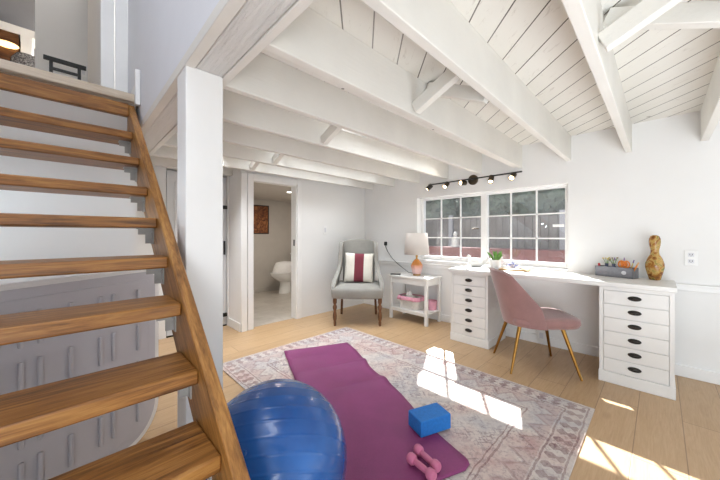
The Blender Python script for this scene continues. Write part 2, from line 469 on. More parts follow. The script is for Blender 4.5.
# hall end wall with a door
w = MB().box(0.34, 0.78, YH, YH + 0.1, 0, ZC).box(0.78, 1.46, YH, YH + 0.1, 1.9, ZC)
struct('wall_hall_end', w, 'wall', smooth=False)
d2 = struct('door_2', MB().box(0.79, 1.44, YH + 0.02, YH + 0.06, 0.012, 1.88), 'door_white', bevel=0.003)
for z in (0.14, 1.5):
    MB().box(1.385, 1.455, YH - 0.012, YH + 0.02, z - 0.022, z + 0.022).build('door_hinge', 'black', d2, bevel=0.003)
MB().box(1.402, 1.418, YH - 0.012, YH + 0.02, 0.90, 1.075).build('door_latch', 'black', d2, bevel=0.003)
MB().box(0.86, 1.37, YH + 0.008, YH + 0.02, 1.02, 1.76).box(0.86, 1.37, YH + 0.008, YH + 0.02, 0.12, 0.9).build('door_panel', 'door_white', d2, bevel=0.006)
struct('trim_2', MB().box(1.44, 1.459, YH - 0.02, YH + 0.01, 0, 1.92).box(0.76, 1.459, YH - 0.012, YH, 1.9, 1.96), 'trim', smooth=False)
# doorway casing
t = MB()
t.box(DX0 - 0.066, DX0, YD - 0.018, YD, 0, DZ + 0.066).box(DX1, DX1 + 0.066, YD - 0.018, YD, 0, DZ + 0.066)
t.box(DX0, DX1, YD - 0.018, YD, DZ, DZ + 0.066)
struct('trim_1', t, 'trim', bevel=0.003)
t = MB().box(DX0, DX0 + 0.014, YD, YD + 0.12, 0, DZ).box(DX1 - 0.014, DX1, YD, YD + 0.12, 0, DZ).box(DX0, DX1, YD, YD + 0.12, DZ - 0.014, DZ)
door1 = struct('door_1', t, 'trim', smooth=False)
MB().box(DX1 - 0.017, DX1 - 0.013, YD + 0.03, YD + 0.06, 1.0, 1.085).build('strike_plate', 'black', door1)
struct('trim_3', MB().box(1.458, 1.528, YD - 0.03, YD, 0, ZB), 'trim', bevel=0.003)
struct('baseboard_hall', MB().box(1.446, 1.46, YD, YH, 0, 0.1), 'trim', smooth=False)
# window wall trim
t = MB().box(XW - 0.016, XW, YB, YD, 0, 0.092)
struct('baseboard_right', t, 'trim', bevel=0.003)
def rail(y0, y1):
    return MB().box(XW - 0.02, XW, y0, y1, 0.70, 0.742).box(XW - 0.034, XW, y0, y1, 0.738, 0.754)
struct('trim_4', rail(YB, YD), 'trim', bevel=0.003)

# window
XG = 3.68
wf = MB()
fy0, fy1, fz0, fz1 = WY0, WY1, WZ0, WZ1
gy0, gy1, gz0, gz1 = 0.69, 2.405, 0.856, 1.645
wf.box(XG - 0.02, XG + 0.045, fy0, gy0, fz0, fz1).box(XG - 0.02, XG + 0.045, gy1, fy1, fz0, fz1)
wf.box(XG - 0.02, XG + 0.045, gy0, gy1, fz0, gz0).box(XG - 0.02, XG + 0.045, gy0, gy1, gz1, fz1)
wf.box(XG - 0.025, XG + 0.045, 1.49, 1.565, gz0, gz1)
win = struct('window_1', wf, 'trim', bevel=0.003)
mu = MB()
for y in (2.125, 1.843, 1.22, 0.955): mu.box(XG - 0.008, XG + 0.012, y - 0.0075, y + 0.0075, gz0, gz1)
for z in (1.379, 1.113):
    mu.box(XG - 0.008, XG + 0.008, gy0, 1.49, z - 0.0075, z + 0.0075).box(XG - 0.008, XG + 0.008, 1.565, gy1, z - 0.0075, z + 0.0075)
mu.build('window_muntin', 'trim', win, smooth=False)
MB().box(XG + 0.001, XG + 0.004, 1.565, gy1, gz0, gz1).build('window_pane', 'glass', win, smooth=False)
MB().box(XG + 0.001, XG + 0.004, gy0, 1.49, gz0, gz1).build('window_pane', 'glass', win, smooth=False)
MB().box(XG - 0.022, XG - 0.004, 1.60, 1.69, 1.222, 1.238).build('window_latch', 'bronze', win, bevel=0.003)
MB().box(XG - 0.022, XG - 0.004, 0.70, 0.80, 1.235, 1.262).build('window_latch', 'trim', win, bevel=0.003)

# ceiling boards, joists and bridging
struct('ceiling', MB().box(0.40, XO, YB, YH + 0.1, ZC, ZC + 0.04), 'ceil', smooth=False)
njoist = 0
JY = []
k = 0
for k in range(-6, 9):
    y = 0.1975 + 0.445 * k
    JY.append(y)
    x1 = XW if y < YD else 1.46
    njoist += 1
    o = struct('trim_%d' % (4 + njoist), MB().box(0, x1 - 0.55, -0.0225, 0.0225, ZB, ZC), 'beam', bevel=0.004, loc=(0.55, y, 0),
               label='white painted ceiling joist', cat='joist')
for i, (a, b) in enumerate(zip(JY, JY[1:])):
    x = 1.50 + 0.02 * (i % 3)
    if b > YD or any(abs(a - q) < 0.02 for q in (0.1975, 1.0875, 1.9775)): continue
    ya, yb = a + 0.0225, b - 0.0225
    m = MB().bar((x, ya + 0.01, ZC - 0.035), (x, yb - 0.01, ZB + 0.035), 0.072, 0.05, (1, 0, 0))
    struct('trim_%d' % (30 + 2*i), m, 'beam', bevel=0.003)
    m = MB().bar((x + 0.15, ya + 0.01, ZB + 0.035), (x + 0.15, yb - 0.01, ZC - 0.035), 0.072, 0.05, (1, 0, 0))
    struct('trim_%d' % (31 + 2*i), m, 'beam', bevel=0.003)
struct('trim_59', MB().box(0.55, XW, 1.1135, 1.158, 1.903, ZC), 'beam', bevel=0.004)

# header, ledger, post
struct('trim_60', MB().box(0.40, 0.512, -1.2, YH, 1.885, ZC), 'rough', bevel=0.004)
struct('trim_61', MB().box(0.515, 0.55, -1.2, YH, 1.88, 2.0), 'beam', bevel=0.004)
struct('trim_62', MB().box(XH, 0.396, YB, 3.13, 1.878, 1.925), 'beam', bevel=0.003)
struct('trim_63', MB().box(0.36, 0.515, 1.43, 1.57, 0, 1.884), 'wall', bevel=0.004, label='white square post under the ceiling header beside the stairs', cat='post')
# stairwell
struct('wall_stairwell_right', MB().box(XH + 0.002, 0.40, YB, 3.13, 1.92, 4.7), 'wall_cool', smooth=False)
struct('wall_left', MB().box(XL - 0.1, XL, YB, 3.4, 0, 4.7), 'wall_cool', smooth=False)
struct('wall_under_landing', MB().box(XL, 0.34, 2.60, 2.70, 0, 2.06), 'wall', smooth=False)
struct('wall_hall_left', MB().box(0.26, 0.34, 2.70, YH, 0, 2.1), 'wall', smooth=False)
struct('ceiling_stairwell', MB().box(XL - 0.1, 0.40, YB, 3.13, 4.7, 4.8), 'wall_cool', smooth=False)
struct('floor_upstairs', MB().box(-2.6, XH, 2.58, 7.4, 2.06, ZU).box(XH, 2.2, 3.13, 7.4, 2.15, 2.2), 'oak_light', smooth=False)
struct('trim_64', MB().box(XL, XH - 0.004, 2.545, 2.58, 2.065, ZU + 0.002), 'oak_light', bevel=0.008)
c = MB().box(0.27, XH, 3.10, 3.13, ZU, 4.5).box(0.185, 0.268, 3.115, 3.13, ZU, 4.5)
struct('trim_65', c, 'trim', bevel=0.004)
struct('trim_66', MB().box(XH - 0.016, XH, 2.585, 3.10, ZU, ZU + 0.11).box(XH - 0.03, XH - 0.001, 2.50, 2.535, 2.04, 2.28), 'trim', bevel=0.003)
struct('wall_upstairs_right', MB().box(0.185, 0.25, 3.13, 5.3, ZU, 4.5), 'wall', smooth=False)
struct('wall_upstairs_back', MB().box(-0.283, 2.2, 5.3, 5.4, ZU, 4.9), 'wall', smooth=False)
struct('wall_upstairs_far', MB().box(-2.6, -0.1, 7.3, 7.4, ZU, 5.2), 'grey', smooth=False)
struct('wall_upstairs_left', MB().box(-2.7, -2.6, 2.9, 7.4, ZU, 5.2), 'wall', smooth=False)
struct('wall_upstairs_front', MB().box(-2.6, XL, 2.9, 3.0, ZU, 5.2), 'wall', smooth=False)
struct('ceiling_upstairs', MB().box(-2.7, 2.2, 3.13, 7.4, 5.1, 5.2), 'grey', smooth=False)
# rest of the room behind the camera
struct('wall_front', MB().box(XL - 0.1, 0.4, YB - 0.1, YB, 0, 4.7).box(0.4, 0.7, YB - 0.1, YB, 0, 2.1).box(0.7, 3.4, YB - 0.1, YB, 1.95, 2.2).box(3.4, XO, YB - 0.1, YB, 0, 2.1), 'wall', smooth=False)

# ------------------------------------------------------------------ staircase
st = thing('staircase', 'open wooden staircase with thick brown treads rising to the upper floor', 'staircase', (-0.15, 0.25, 0))
def S(x, y, z): return (x + 0.15, y - 0.25, z)
sl = 0.175 / 0.213
def fy(z): return 1.125 + (z - 0.86) / sl
for x0, x1 in ((0.29, 0.33), (-0.68, -0.64)):
    ztop = 2.045
    poly = [(fy(0), 0), (fy(0) + 0.33, 0), (2.575, (2.575 - 0.33 - 1.125) * sl + 0.86), (2.575, ztop), (fy(ztop), ztop)]
    MB().prism(poly, lambda u, v, d: S(d, u, v), x0, x1).build('stringer', 'stringer', st, bevel=0.005)
def bracket(parent, x, y, z):
    b = MB().box(x + 0.15 - 0.06, x + 0.15, y - 0.25, y - 0.19, z - 0.004, z)
    b.box(x + 0.15 - 0.004, x + 0.15, y - 0.25, y - 0.19, z - 0.075, z)
    for dy, dz in ((0.018, -0.022), (0.042, -0.055)): b.tube([S(x - 0.009, y + dy, z + dz), S(x - 0.003, y + dy, z + dz)], 0.006, 8)
    b.box(x + 0.15 - 0.058, x + 0.15, y - 0.225, y - 0.221, z - 0.03, z).box(x + 0.15 - 0.03, x + 0.15, y - 0.225, y - 0.221, z - 0.072, z - 0.03)
    b.build('bracket', 'zincplate', parent)
TZ = [0.215, 0.392, 0.567, 0.73, 0.906, 1.061, 1.227, 1.394, 1.589, 1.795, 2.03]
TY = [0.385, 0.60, 0.815, 1.007, 1.203, 1.399, 1.605, 1.83, 2.08, 2.32, 2.50]
for z, y in zip(TZ, TY):
    tr = MB().box(-0.64 + 0.15, 0.29 + 0.15, y - 0.25, min(y + 0.215, 2.54) - 0.25, z - (0.085 if z > 2 else 0.045), z).build('tread', 'stair', st, bevel=0.006)
    if z < 2.0: bracket(tr, 0.29, y + 0.075, z - 0.045)

# ------------------------------------------------------------------ white moulded panel on edge behind the stairs
ang = math.atan2(2.055 - 1.705, 0.335 + 0.178)
pt = thing('folding_table', 'white moulded plastic table top tipped on its edge behind the stair treads', 'table', (0.385, 2.089, 0), ang)
L, Hh = 0.82, 0.965
def rr(x0, x1, z0, z1, r, n=8, rb_=0.19):
    P = []
    for q, (sx_, sz_, a0) in enumerate(((1, 0, -90), (1, 1, 0), (0, 1, 90), (0, 0, 180))):
        r_ = r if sz_ else r + rb_ - 0.07
        cx = x1 - r_ if sx_ else x0 + r_; cz = z1 - r_ if sz_ else z0 + r_
        for i in range(n + 1):
            a = R(a0 + 90 * i / n); P.append((cx + r_ * math.cos(a), cz + r_ * math.sin(a)))
    return P
fx = lambda u, v, d: (u, d, v)
MB().prism(rr(-L, 0, 0, Hh, 0.07), fx, 0.0, 0.045).build('rim', 'trim', pt, bevel=0.006)
MB().prism(rr(-L + 0.03, -0.030, 0.026, Hh - 0.022, 0.055), fx, -0.004, 0.002).build('underside', 'table_grey', pt, bevel=0.002)
MB().prism(rr(-L + 0.07, -0.075, 0.07, Hh - 0.062, 0.03, 8, 0.13), fx, -0.010, -0.002).build('inner_panel', 'table_grey', pt, bevel=0.003)
for k in range(4):
    z1 = 0.855 - 0.193 * k
    for u in [-0.513, -0.405, -0.281, -0.22, -0.086, -0.573, -0.643, -0.7030000000000001]:
        MB().box(u - 0.068, u - 0.052, -0.024, -0.009, z1 - 0.14, z1).build('rib', 'table_grey', pt, bevel=0.005)

# ------------------------------------------------------------------ rug, mat, ball, block, dumbbells
HX, HY = 0.765, 1.22
def rug_f(u, v):
    return ((u - .5) * 2 * HX, (v - .5) * 2 * HY, 0.008)
rg = MB().box(-HX, HX, -HY, HY, 0.001, 0.008).build('rug', rug_mat(HX, HY), bevel=0.003, loc=(1.70, 1.52, 0))
tag(rg, 'faded pink and cream patterned area rug on the oak floor', 'rug')

mo = Vector((1.1535, 1.611)); mu_ = Vector((-0.376, -0.9266)); mv = Vector((0.9266, -0.376)) # along (far to near), across
mang = math.atan2(mv.y, mv.x)
ML, MW = 1.80, 0.65
def mat_z(a, b):      # a along from far end 0..ML, b across 0..MW
    z = 0.010
    z += 0.024 * math.exp(-((a - 0.50) / 0.055) ** 2) * (0.35 + 0.65 * b / MW)
    z += 0.022 * math.exp(-((a - 0.86) / 0.06) ** 2) * (0.2 + 0.8 * b / MW)
    z += 0.010 * math.exp(-((a - 0.22) / 0.07) ** 2) * (1 - b / MW)
    z += 0.008 * math.exp(-(a / 0.05) ** 2) * math.exp(-(b / 0.25) ** 2)
    z += 0.004 * math.exp(-(a / 0.04) ** 2)
    return z
def mat_f(u, v):
    a = u * ML; b = v * MW
    r = 0.06
    # rounded near corners
    if a > ML - r:
        k = (a - (ML - r)) / r; ins = r * (1 - math.sqrt(max(0, 1 - k * k)))
        b = ins + (MW - 2 * ins) * v
    wob = 0.012 * math.sin(a * 7.5) * v
    return (b + wob - MW / 2, ML / 2 - a, mat_z(a, b))
cen = Vector((1.486, 2.552)) + mu_ * (ML / 2) + mv * (MW / 2)
ym = MB().grid(mat_f, 90, 16)
yo = ym.build('yoga_mat', 'mat', loc=(cen.x, cen.y, 0.0065), solid=0.006, angle=80)
yo.rotation_euler = (0, 0, mang)
tag(yo, 'rippled purple yoga mat unrolled across the patterned rug', 'yoga mat')

bc = Vector((0.57, 1.05, 0.28)); br = 0.28
ax = Vector((-0.42, -0.62, -0.66)).normalized()
prof = []
N = 280
for i in range(N + 1):
    th = PI * i / N
    r = br
    for g in range(1, 18):
        d = abs(th - PI * g / 18.0)
        r += 0.0013 * math.exp(-(d / 0.011) ** 2)
    prof.append((max(r * math.sin(th), 1e-4), -r * math.cos(th)))
q = ax.to_track_quat('Z', 'Y').to_matrix().to_4x4()
eb = thing('exercise_ball', 'large glossy blue exercise ball on the floor beside the stairs', 'exercise ball', (bc.x, bc.y, 0))
mm = Matrix.Translation((0, 0, br + 0.001)) @ q
MB().lathe(prof, 110, mm).build('ball', 'ball', eb, angle=60)
vd = Vector((-0.62, -0.45, 0.64)).normalized()
vq = vd.to_track_quat('Z', 'Y').to_matrix().to_4x4()
MB().lathe([(0.010, -0.004), (0.010, 0.003), (0.007, 0.005), (0.006, 0.003)], 16, Matrix.Translation(Vector((0, 0, br)) + vd * br) @ vq).build('valve', 'ball', eb)

yb = MB().box(-0.105, 0.105, -0.066, 0.066, 0, 0.088).build('yoga_block', 'block', bevel=0.006, seg=3, loc=(1.517, 0.955, 0.0205))
yb.rotation_euler = (0, 0, R(-21)); tag(yb, 'bright blue foam yoga block lying on the purple mat', 'yoga block')

def dumbbell(p, ang, label):
    t = thing('dumbbell', label, 'dumbbell', (p[0], p[1], 0.0205), ang, 'pink dumbbells on the mat')
    zc = 0.026
    rot = Matrix.Translation((0, 0, zc)) @ Matrix.Rotation(R(90), 4, 'Y')
    MB().lathe([(0.0125, -0.055), (0.0145, -0.02), (0.0152, 0), (0.0145, 0.02), (0.0125, 0.055)], 20, rot).build('handle', 'pink_plastic', t)
    for s in (-1, 1):
        pr = [(0.011, -0.022), (0.021, -0.018), (0.0255, -0.009), (0.0255, 0.009), (0.021, 0.018), (0.011, 0.022)]
        MB().lathe(pr, 20, Matrix.Translation((s * 0.06, 0, 0)) @ rot).build('weight_head', 'pink_plastic', t)
    return t
dumbbell((1.199, 0.800), math.atan2(-0.118, -0.017), 'pink dumbbell nearer to the blue ball')
dumbbell((1.266, 0.812), math.atan2(-0.109, -0.027), 'pink dumbbell nearer to the blue foam block')

# ------------------------------------------------------------------ drawer cabinets, desk top
def cabinet(y0, y1, label, handles=6):
    W = y1 - y0
    t = thing('drawer_cabinet', label, 'cabinet', (3.0, (y0 + y1) / 2, 0))
    h = W / 2
    b = MB().box(0.014, 0.475, -h + 0.008, h - 0.008, 0.0, 0.745)
    b.build('body', 'white_wood', t, bevel=0.002)
    MB().box(0.0, 0.475, -h, h, 0.0, 0.085).build('plinth', 'white_wood', t, bevel=0.004)
    f = MB().box(0.004, 0.02, -h + 0.006, -h + 0.03, 0.085, 0.745).box(0.004, 0.02, h - 0.03, h - 0.006, 0.085, 0.745)
    f.box(0.004, 0.02, -h + 0.03, h - 0.03, 0.725, 0.745)
    f.build('face_frame', 'white_wood', t, smooth=False)
    z0, z1 = 0.088, 0.722; n = handles; dz = (z1 - z0) / n
    for i in range(n):
        a = z0 + i * dz + 0.003; c = z0 + (i + 1) * dz - 0.003
        d = MB().box(0.004, 0.02, -h + 0.033, h - 0.033, a, c).build('drawer', 'white_wood', t, bevel=0.003)
        zc = (a + c) / 2 + 0.004
        m = MB().ball((0.004, 0, zc), (0.019, 0.039, 0.0185), 20, 12)
        m.box(-0.017, -0.0145, -0.03, 0.03, zc - 0.002, zc + 0.002)
        m.build('cup_pull', 'darkpull', d)
    return t
cabinet(1.208, 1.626, 'white six drawer cabinet under the desk, next to the side table')
cabinet(-0.078, 0.345, 'white six drawer cabinet under the desk below the mottled vase and metal bin')
dk = MB().box(2.985, 3.472, -0.084, 1.638, 0.752, 0.784).box(2.992, 3.472, -0.078, 1.632, 0.7455, 0.752)
tag(dk.build('worktop', 'white_wood', bevel=0.005), 'long white worktop resting on two drawer cabinets below the window', 'worktop')

# ------------------------------------------------------------------ rose velvet chair
cp = Vector((2.925, 0.785)); cf = Vector((0.607, -0.795))
cang = math.atan2(cf.x, -cf.y)           # local -Y -> facing
ch = thing('desk_chair', 'dusty rose velvet bucket chair with gold legs at the desk', 'chair', (cp.x, cp.y, 0), cang)
# local: facing -Y
def seat_f():
    m = MB(); rows = []
    n = 40
    for (ins, z) in ((0.05, 0.375), (0.012, 0.385), (0.0, 0.415), (0.004, 0.445), (0.022, 0.458), (0.08, 0.466), (0.16, 0.463)):
        row = []
        for i in range(n):
            a = 2 * PI * i / n
            c_, s_ = math.cos(a), math.sin(a)
            e = 0.42
            x = math.copysign(abs(c_) ** e, c_) * (0.245 - ins)
            y = math.copysign(abs(s_) ** e, s_) * (0.262 - ins)
            tap = 1.0 - 0.10 * ((y + 0.235) / 0.47)
            row.append((x * tap, y - 0.04, z + (0.012 if y < 0 else 0) * (-y / 0.235)))
        rows.append(row)
    m.rings(rows); return m
seat_f().build('seat', 'velvet', ch, angle=60)
def back_f(u, v):
    # u across -1..1 (angle), v height 0..1
    a = (u * 2 - 1) * R(88)
    w = 0.235 - 0.03 * v
    top = v
    ext = 0.095 + 0.15 * min(1.0, (1 - v) / 0.60)
    yb_ = 0.225 + 0.115 * v
    x = w * math.sin(a)
    e = abs(math.sin(a))
    y = yb_ - ext * (1 - math.cos(a)) 
    zt = 0.845 - 0.035 * e ** 6
    z = 0.385 + (zt - 0.385) * v
    return (x, y, z)
MB().grid(back_f, 28, 14).build('backrest', 'velvet', ch, solid=0.036, bevel=0.014, seg=4, angle=70)
def tolocal(px, py):
    d = Vector((px, py)) - cp
    ca, sa = math.cos(-cang), math.sin(-cang)
    return (d.x * ca - d.y * sa, d.x * sa + d.y * ca)
for p in ((2.956, 1.136), (2.609, 0.866), (3.268, 0.728), (2.882, 0.432)):
    lx, ly = tolocal(*p)
    MB().tube([(lx, ly, 0.0), (lx * 0.62, ly * 0.62, 0.385)], [0.009, 0.0165], 16).build('leg', 'gold', ch)

# ------------------------------------------------------------------ wing armchair
ac = Vector((2.80, 2.875)); af = Vector((-0.72, -0.69)).normalized()
aang = math.atan2(af.x, -af.y)
arm = thing('armchair', 'grey upholstered wing armchair with turned wooden legs in the corner', 'armchair', (ac.x, ac.y, 0), aang)
# local: facing -Y, width x +-0.33, depth y -0.30..0.28
m = MB(); rows = []
for ins, z in ((0.012, 0.345), (0.0, 0.355), (0.0, 0.44), (0.006, 0.468), (0.03, 0.485), (0.09, 0.494)):
    hw0, y0, y1 = 0.315 - ins, -0.315 + ins, 0.25
    row = []
    nb = 14
    for i in range(nb + 1):
        u = -1 + 2 * i / nb
        row.append((u * hw0, y0 + 0.02 * u * u - 0.0, z))
    for i in range(nb + 1):
        u = 1 - 2 * i / nb
        row.append((u * 0.27, y1, z))
    rows.append(row)
m.rings(rows); m.build('seat', 'grey_fab', arm, angle=60)
# back panel, arched top, leaning
def bk(u, v, d):
    x = (u - .5) * 2 * (0.225 + 0.01 * v)
    zt = 1.055 + 0.04 * (1 - ((u - .5) * 2) ** 2) 
    z = 0.40 + (zt - 0.40) * v
    y = 0.20 + 0.09 * v + d - 0.02 * math.sin(PI * v) * (1 - ((u - .5) * 2) ** 2)
    return (x, y, z)
m = MB()
A = [[m.bm.verts.new(bk(i/14, j/12, 0)) for j in range(13)] for i in range(15)]
B = [[m.bm.verts.new(bk(i/14, j/12, 0.075)) for j in range(13)] for i in range(15)]
for i in range(14):
    for j in range(12):
        m.face([A[i][j], A[i+1][j], A[i+1][j+1], A[i][j+1]]); m.face([B[i][j], B[i][j+1], B[i+1][j+1], B[i+1][j]])
for i in range(14):
    m.face([A[i][12], A[i+1][12], B[i+1][12], B[i][12]]); m.face([A[i][0], B[i][0], B[i+1][0], A[i+1][0]])
for j in range(12):
    m.face([A[0][j], A[0][j+1], B[0][j+1], B[0][j]]); m.face([A[14][j], B[14][j], B[14][j+1], A[14][j+1]])
m.build('backrest', 'grey_fab', arm, bevel=0.018, seg=3, angle=60)
for s in (-1, 1):
    # wing: front edge y as a function of height
    zs = [0.36, 0.44, 0.50, 0.545, 0.58, 0.615, 0.66, 0.72, 0.80, 0.90, 0.98, 1.03, 1.055]
    yf = [-0.285, -0.295, -0.28, -0.225, -0.145, -0.07, -0.01, 0.04, 0.075, 0.09, 0.10, 0.125, 0.17]
    yr = [0.27, 0.275, 0.28, 0.285, 0.288, 0.29, 0.295, 0.30, 0.315, 0.33, 0.345, 0.35, 0.345]
    xo = [0.318, 0.325, 0.330, 0.328, 0.318, 0.305, 0.292, 0.282, 0.274, 0.27, 0.268, 0.264, 0.258]
    m = MB(); rows = []
    for z, a, b, x in zip(zs, yf, yr, xo):
        flare = 0.014 if z < 0.56 else 0.014
        nn = 8
        row = []
        th = 0.05
        for i in range(nn + 1):
            y = a + (b - a) * i / nn
            xi = x if i > 0 else x + 0.006
            row.append((s * (xi + (0.0 if i else 0)), y, z))
        for i in range(nn, -1, -1):
            y = a + (b - a) * i / nn
            row.append((s * (x - th), y + (0.004 if i == 0 else 0), z))
        rows.append(row)
    m.rings(rows); m.build('wing', 'grey_fab', arm, bevel=0.016, seg=3, angle=60)
legp = [(0.0135, 0.0), (0.016, 0.01), (0.019, 0.045), (0.0145, 0.06), (0.020, 0.072), (0.0245, 0.10), (0.026, 0.13), (0.021, 0.165), (0.015, 0.19), (0.019, 0.20),
        (0.026, 0.225), (0.027, 0.245), (0.019, 0.265), (0.0165, 0.275), (0.0235, 0.288), (0.026, 0.305), (0.0265, 0.35)]
for s in (-1, 1):
    MB().lathe(legp, 20, Matrix.Translation((s * 0.285, -0.27, 0))).build('leg', 'leg_wood', arm)
    MB().bar((s * 0.25, 0.295, 0.0), (s * 0.235, 0.235, 0.36), 0.032, 0.032, (0, 1, 0)).build('leg', 'leg_wood', arm, bevel=0.003)

# cushion on armchair
cu = thing('cushion', 'square cream cushion with a maroon centre stripe on the grey armchair', 'cushion', (0, 0, 0))
loc = Matrix.Translation((ac.x, ac.y, 0)) @ Matrix.Rotation(aang, 4, 'Z') @ Matrix.Translation((0.01, 0.095, 0.70)) @ Matrix.Rotation(R(-14), 4, 'X') @ Matrix.Rotation(R(2), 4, 'Y')
cu.matrix_world = loc
def pil(x0, x1, eps=0.0, W=0.205):
    m = MB()
    def f(sgn):
        def g(u, v):
            x = x0 + (x1 - x0) * u; z = (v * 2 - 1)
            xn = x / W
            k = max(0, (1 - xn ** 4)) ** 0.55 * max(0, (1 - z ** 4)) ** 0.55
            pinch = 1 - 0.05 * (1 - abs(xn) ** 2)
            pinx = 1 - 0.05 * (1 - abs(z) ** 2)
            return (x * pinx, sgn * (0.058 * k + eps), z * W * pinch)
        return g
    m.grid(f(-1), 10, 22); m.grid(f(1), 10, 22)
    bmesh.ops.remove_doubles(m.bm, verts=m.bm.verts, dist=0.0006)
    return m
pil(-0.205, -0.066).build('cream_panel', 'cream_fab', cu, angle=80)
pil(0.066, 0.205).build('cream_panel', 'cream_fab', cu, angle=80)
pil(-0.066, 0.066, 0.0015).build('maroon_stripe', 'maroon_fab', cu, angle=80)

# ------------------------------------------------------------------ side table and what stands on it
sx0, sx1, sy0, sy1 = 3.18, 3.545, 2.035, 2.665
scx, scy = (sx0 + sx1) / 2, (sy0 + sy1) / 2
tb = thing('side_table', 'white side table with a lower shelf between armchair and desk', 'side table', (scx, scy, 0))
hx, hy = (sx1 - sx0) / 2, (sy1 - sy0) / 2
MB().box(-hx, hx, -hy, hy, 0.578, 0.60).build('table_top', 'white_wood', tb, bevel=0.004)
MB().box(-hx + 0.02, -hx + 0.035, -hy + 0.03, hy - 0.03, 0.50, 0.578).box(hx - 0.035, hx - 0.02, -hy + 0.03, hy - 0.03, 0.50, 0.578).box(-hx + 0.03, hx - 0.03, -hy + 0.02, -hy + 0.035, 0.50, 0.578).box(-hx + 0.03, hx - 0.03, hy - 0.035, hy - 0.02, 0.50, 0.578).build('apron', 'white_wood', tb, smooth=False)
MB().box(-hx + 0.012, hx - 0.012, -hy + 0.012, hy - 0.012, 0.145, 0.163).box(-hx + 0.018, -hx + 0.03, -hy + 0.03, hy - 0.03, 0.115, 0.145).build('shelf', 'white_wood', tb, bevel=0.002)
for a in (-1, 1):
    for b in (-1, 1):
        MB().box(a * (hx - 0.03) - 0.019, a * (hx - 0.03) + 0.019, b * (hy - 0.03) - 0.019, b * (hy - 0.03) + 0.019, 0, 0.578).build('leg', 'white_wood', tb, bevel=0.003)
lp = thing('table_lamp', 'table lamp with orange and pink glass base and pale shade', 'lamp', (3.385, 2.33, 0.601))
MB().lathe([(0.05, 0), (0.052, 0.008), (0.048, 0.018), (0.03, 0.02)], 28).build('lamp_foot', 'brass', lp)
MB().lathe([(0.052, 0.02), (0.062, 0.035), (0.086, 0.125), (0.084, 0.138), (0.062, 0.178), (0.03, 0.215), (0.012, 0.225)], 8, off=0.3).build('lamp_body', 'lamp_base', lp, angle=15)
MB().lathe([(0.012, 0.224), (0.012, 0.25), (0.016, 0.252), (0.016, 0.29), (0.006, 0.295), (0.003, 0.545)], 16).build('lamp_neck', 'brass', lp)
MB().lathe([(0.168, 0.285), (0.143, 0.575)], 40, None, False, False).build('lamp_shade', 'shade', lp, solid=0.002)
MB().ball((0, 0, 0.36), (0.028, 0.028, 0.04)).build('bulb', 'porcelain', lp)
rm = MB().box(-0.022, 0.022, -0.07, 0.07, 0, 0.014).build('remote_control', 'black', bevel=0.004, loc=(3.24, 2.58, 0.601)); rm.rotation_euler = (0, 0, R(35))
tag(rm, 'small black remote control on the side table corner beside the armchair', 'remote control')
ck = MB(); ck.tube([(3.548, 3.03, 1.02), (3.535, 3.02, 0.985), (3.53, 2.97, 0.90), (3.525, 2.88, 0.80), (3.515, 2.76, 0.72), (3.50, 2.64, 0.66), (3.46, 2.52, 0.618), (3.47, 2.44, 0.608), (3.45, 2.385, 0.607)], 0.0045, 8)
pl = thing('power_cord', 'black plug and cord running from the wall to the lamp', 'cord', (3.55, 3.03, 0.6))
o = ck.build('cord', 'black', pl); o.location = (-3.55, -3.03, -0.6)
o = MB().box(3.535, 3.5665, 3.005, 3.05, 0.985, 1.045).build('plug', 'black', pl, bevel=0.008); o.location = (-3.55, -3.03, -0.6)
# basket with liner
bk_ = thing('basket', 'white wicker basket with ruffled pink liner on the table shelf', 'basket', (3.315, 2.365, 0.1635))
m = MB()
for z in [0.008 + 0.0115 * i for i in range(13)]:
    kx, ky = 0.085 + 0.1 * z, 0.135 + 0.12 * z
    P = [(kx * math.copysign(abs(math.cos(a)) ** .35, math.cos(a)), ky * math.copysign(abs(math.sin(a)) ** .35, math.sin(a)), z) for a in [2 * PI * i / 48 for i in range(49)]]
    m.tube(P, 0.0055, 6, False)
m.build('wicker_band', 'wicker', bk_)
m = MB()
for i in range(36):
    a = 2 * PI * i / 36
    cx_, sy_ = math.copysign(abs(math.cos(a)) ** .35, math.cos(a)), math.copysign(abs(math.sin(a)) ** .35, math.sin(a))
    m.tube([((0.087 + 0.1 * z) * cx_, (0.137 + 0.12 * z) * sy_, z) for z in (0.004, 0.15)], 0.005, 6)
m.box(-0.085, 0.085, -0.13, 0.13, 0.002, 0.008)
m.build('wicker_stake', 'wicker', bk_)
m = MB()
def ruf(u, v):
    a = 2 * PI * u; w_ = 0.008 * math.sin(a * 17) * v
    cx_, sy_ = math.copysign(abs(math.cos(a)) ** .35, math.cos(a)), math.copysign(abs(math.sin(a)) ** .35, math.sin(a))
    return ((0.108 + 0.012 * v + w_) * cx_, (0.162 + 0.012 * v + w_) * sy_, 0.166 - 0.05 * v + 0.012 * math.sin(PI * v))
m.grid(ruf, 140, 5)
m.build('pink_liner', 'pinkcloth', bk_, solid=0.002)
pb = thing('plush_bunny', 'white plush bunny sitting in the wicker basket', 'plush toy', (3.29, 2.375, 0.295))
MB().ball((0, 0, 0.0), (0.055, 0.06, 0.05)).build('body', 'plush', pb)
MB().ball((-0.015, 0.0, 0.058), (0.04, 0.042, 0.036)).build('head', 'plush', pb)
for s in (-1, 1): MB().ball((0.0, 0.02 * s + 0.012, 0.108), (0.009, 0.012, 0.034)).build('ear', 'plush', pb)
m = MB().ball((-0.05, 0.014, 0.066), 0.004, 8, 6).ball((-0.05, -0.014, 0.066), 0.004, 8, 6); m.build('eye', 'black', pb)
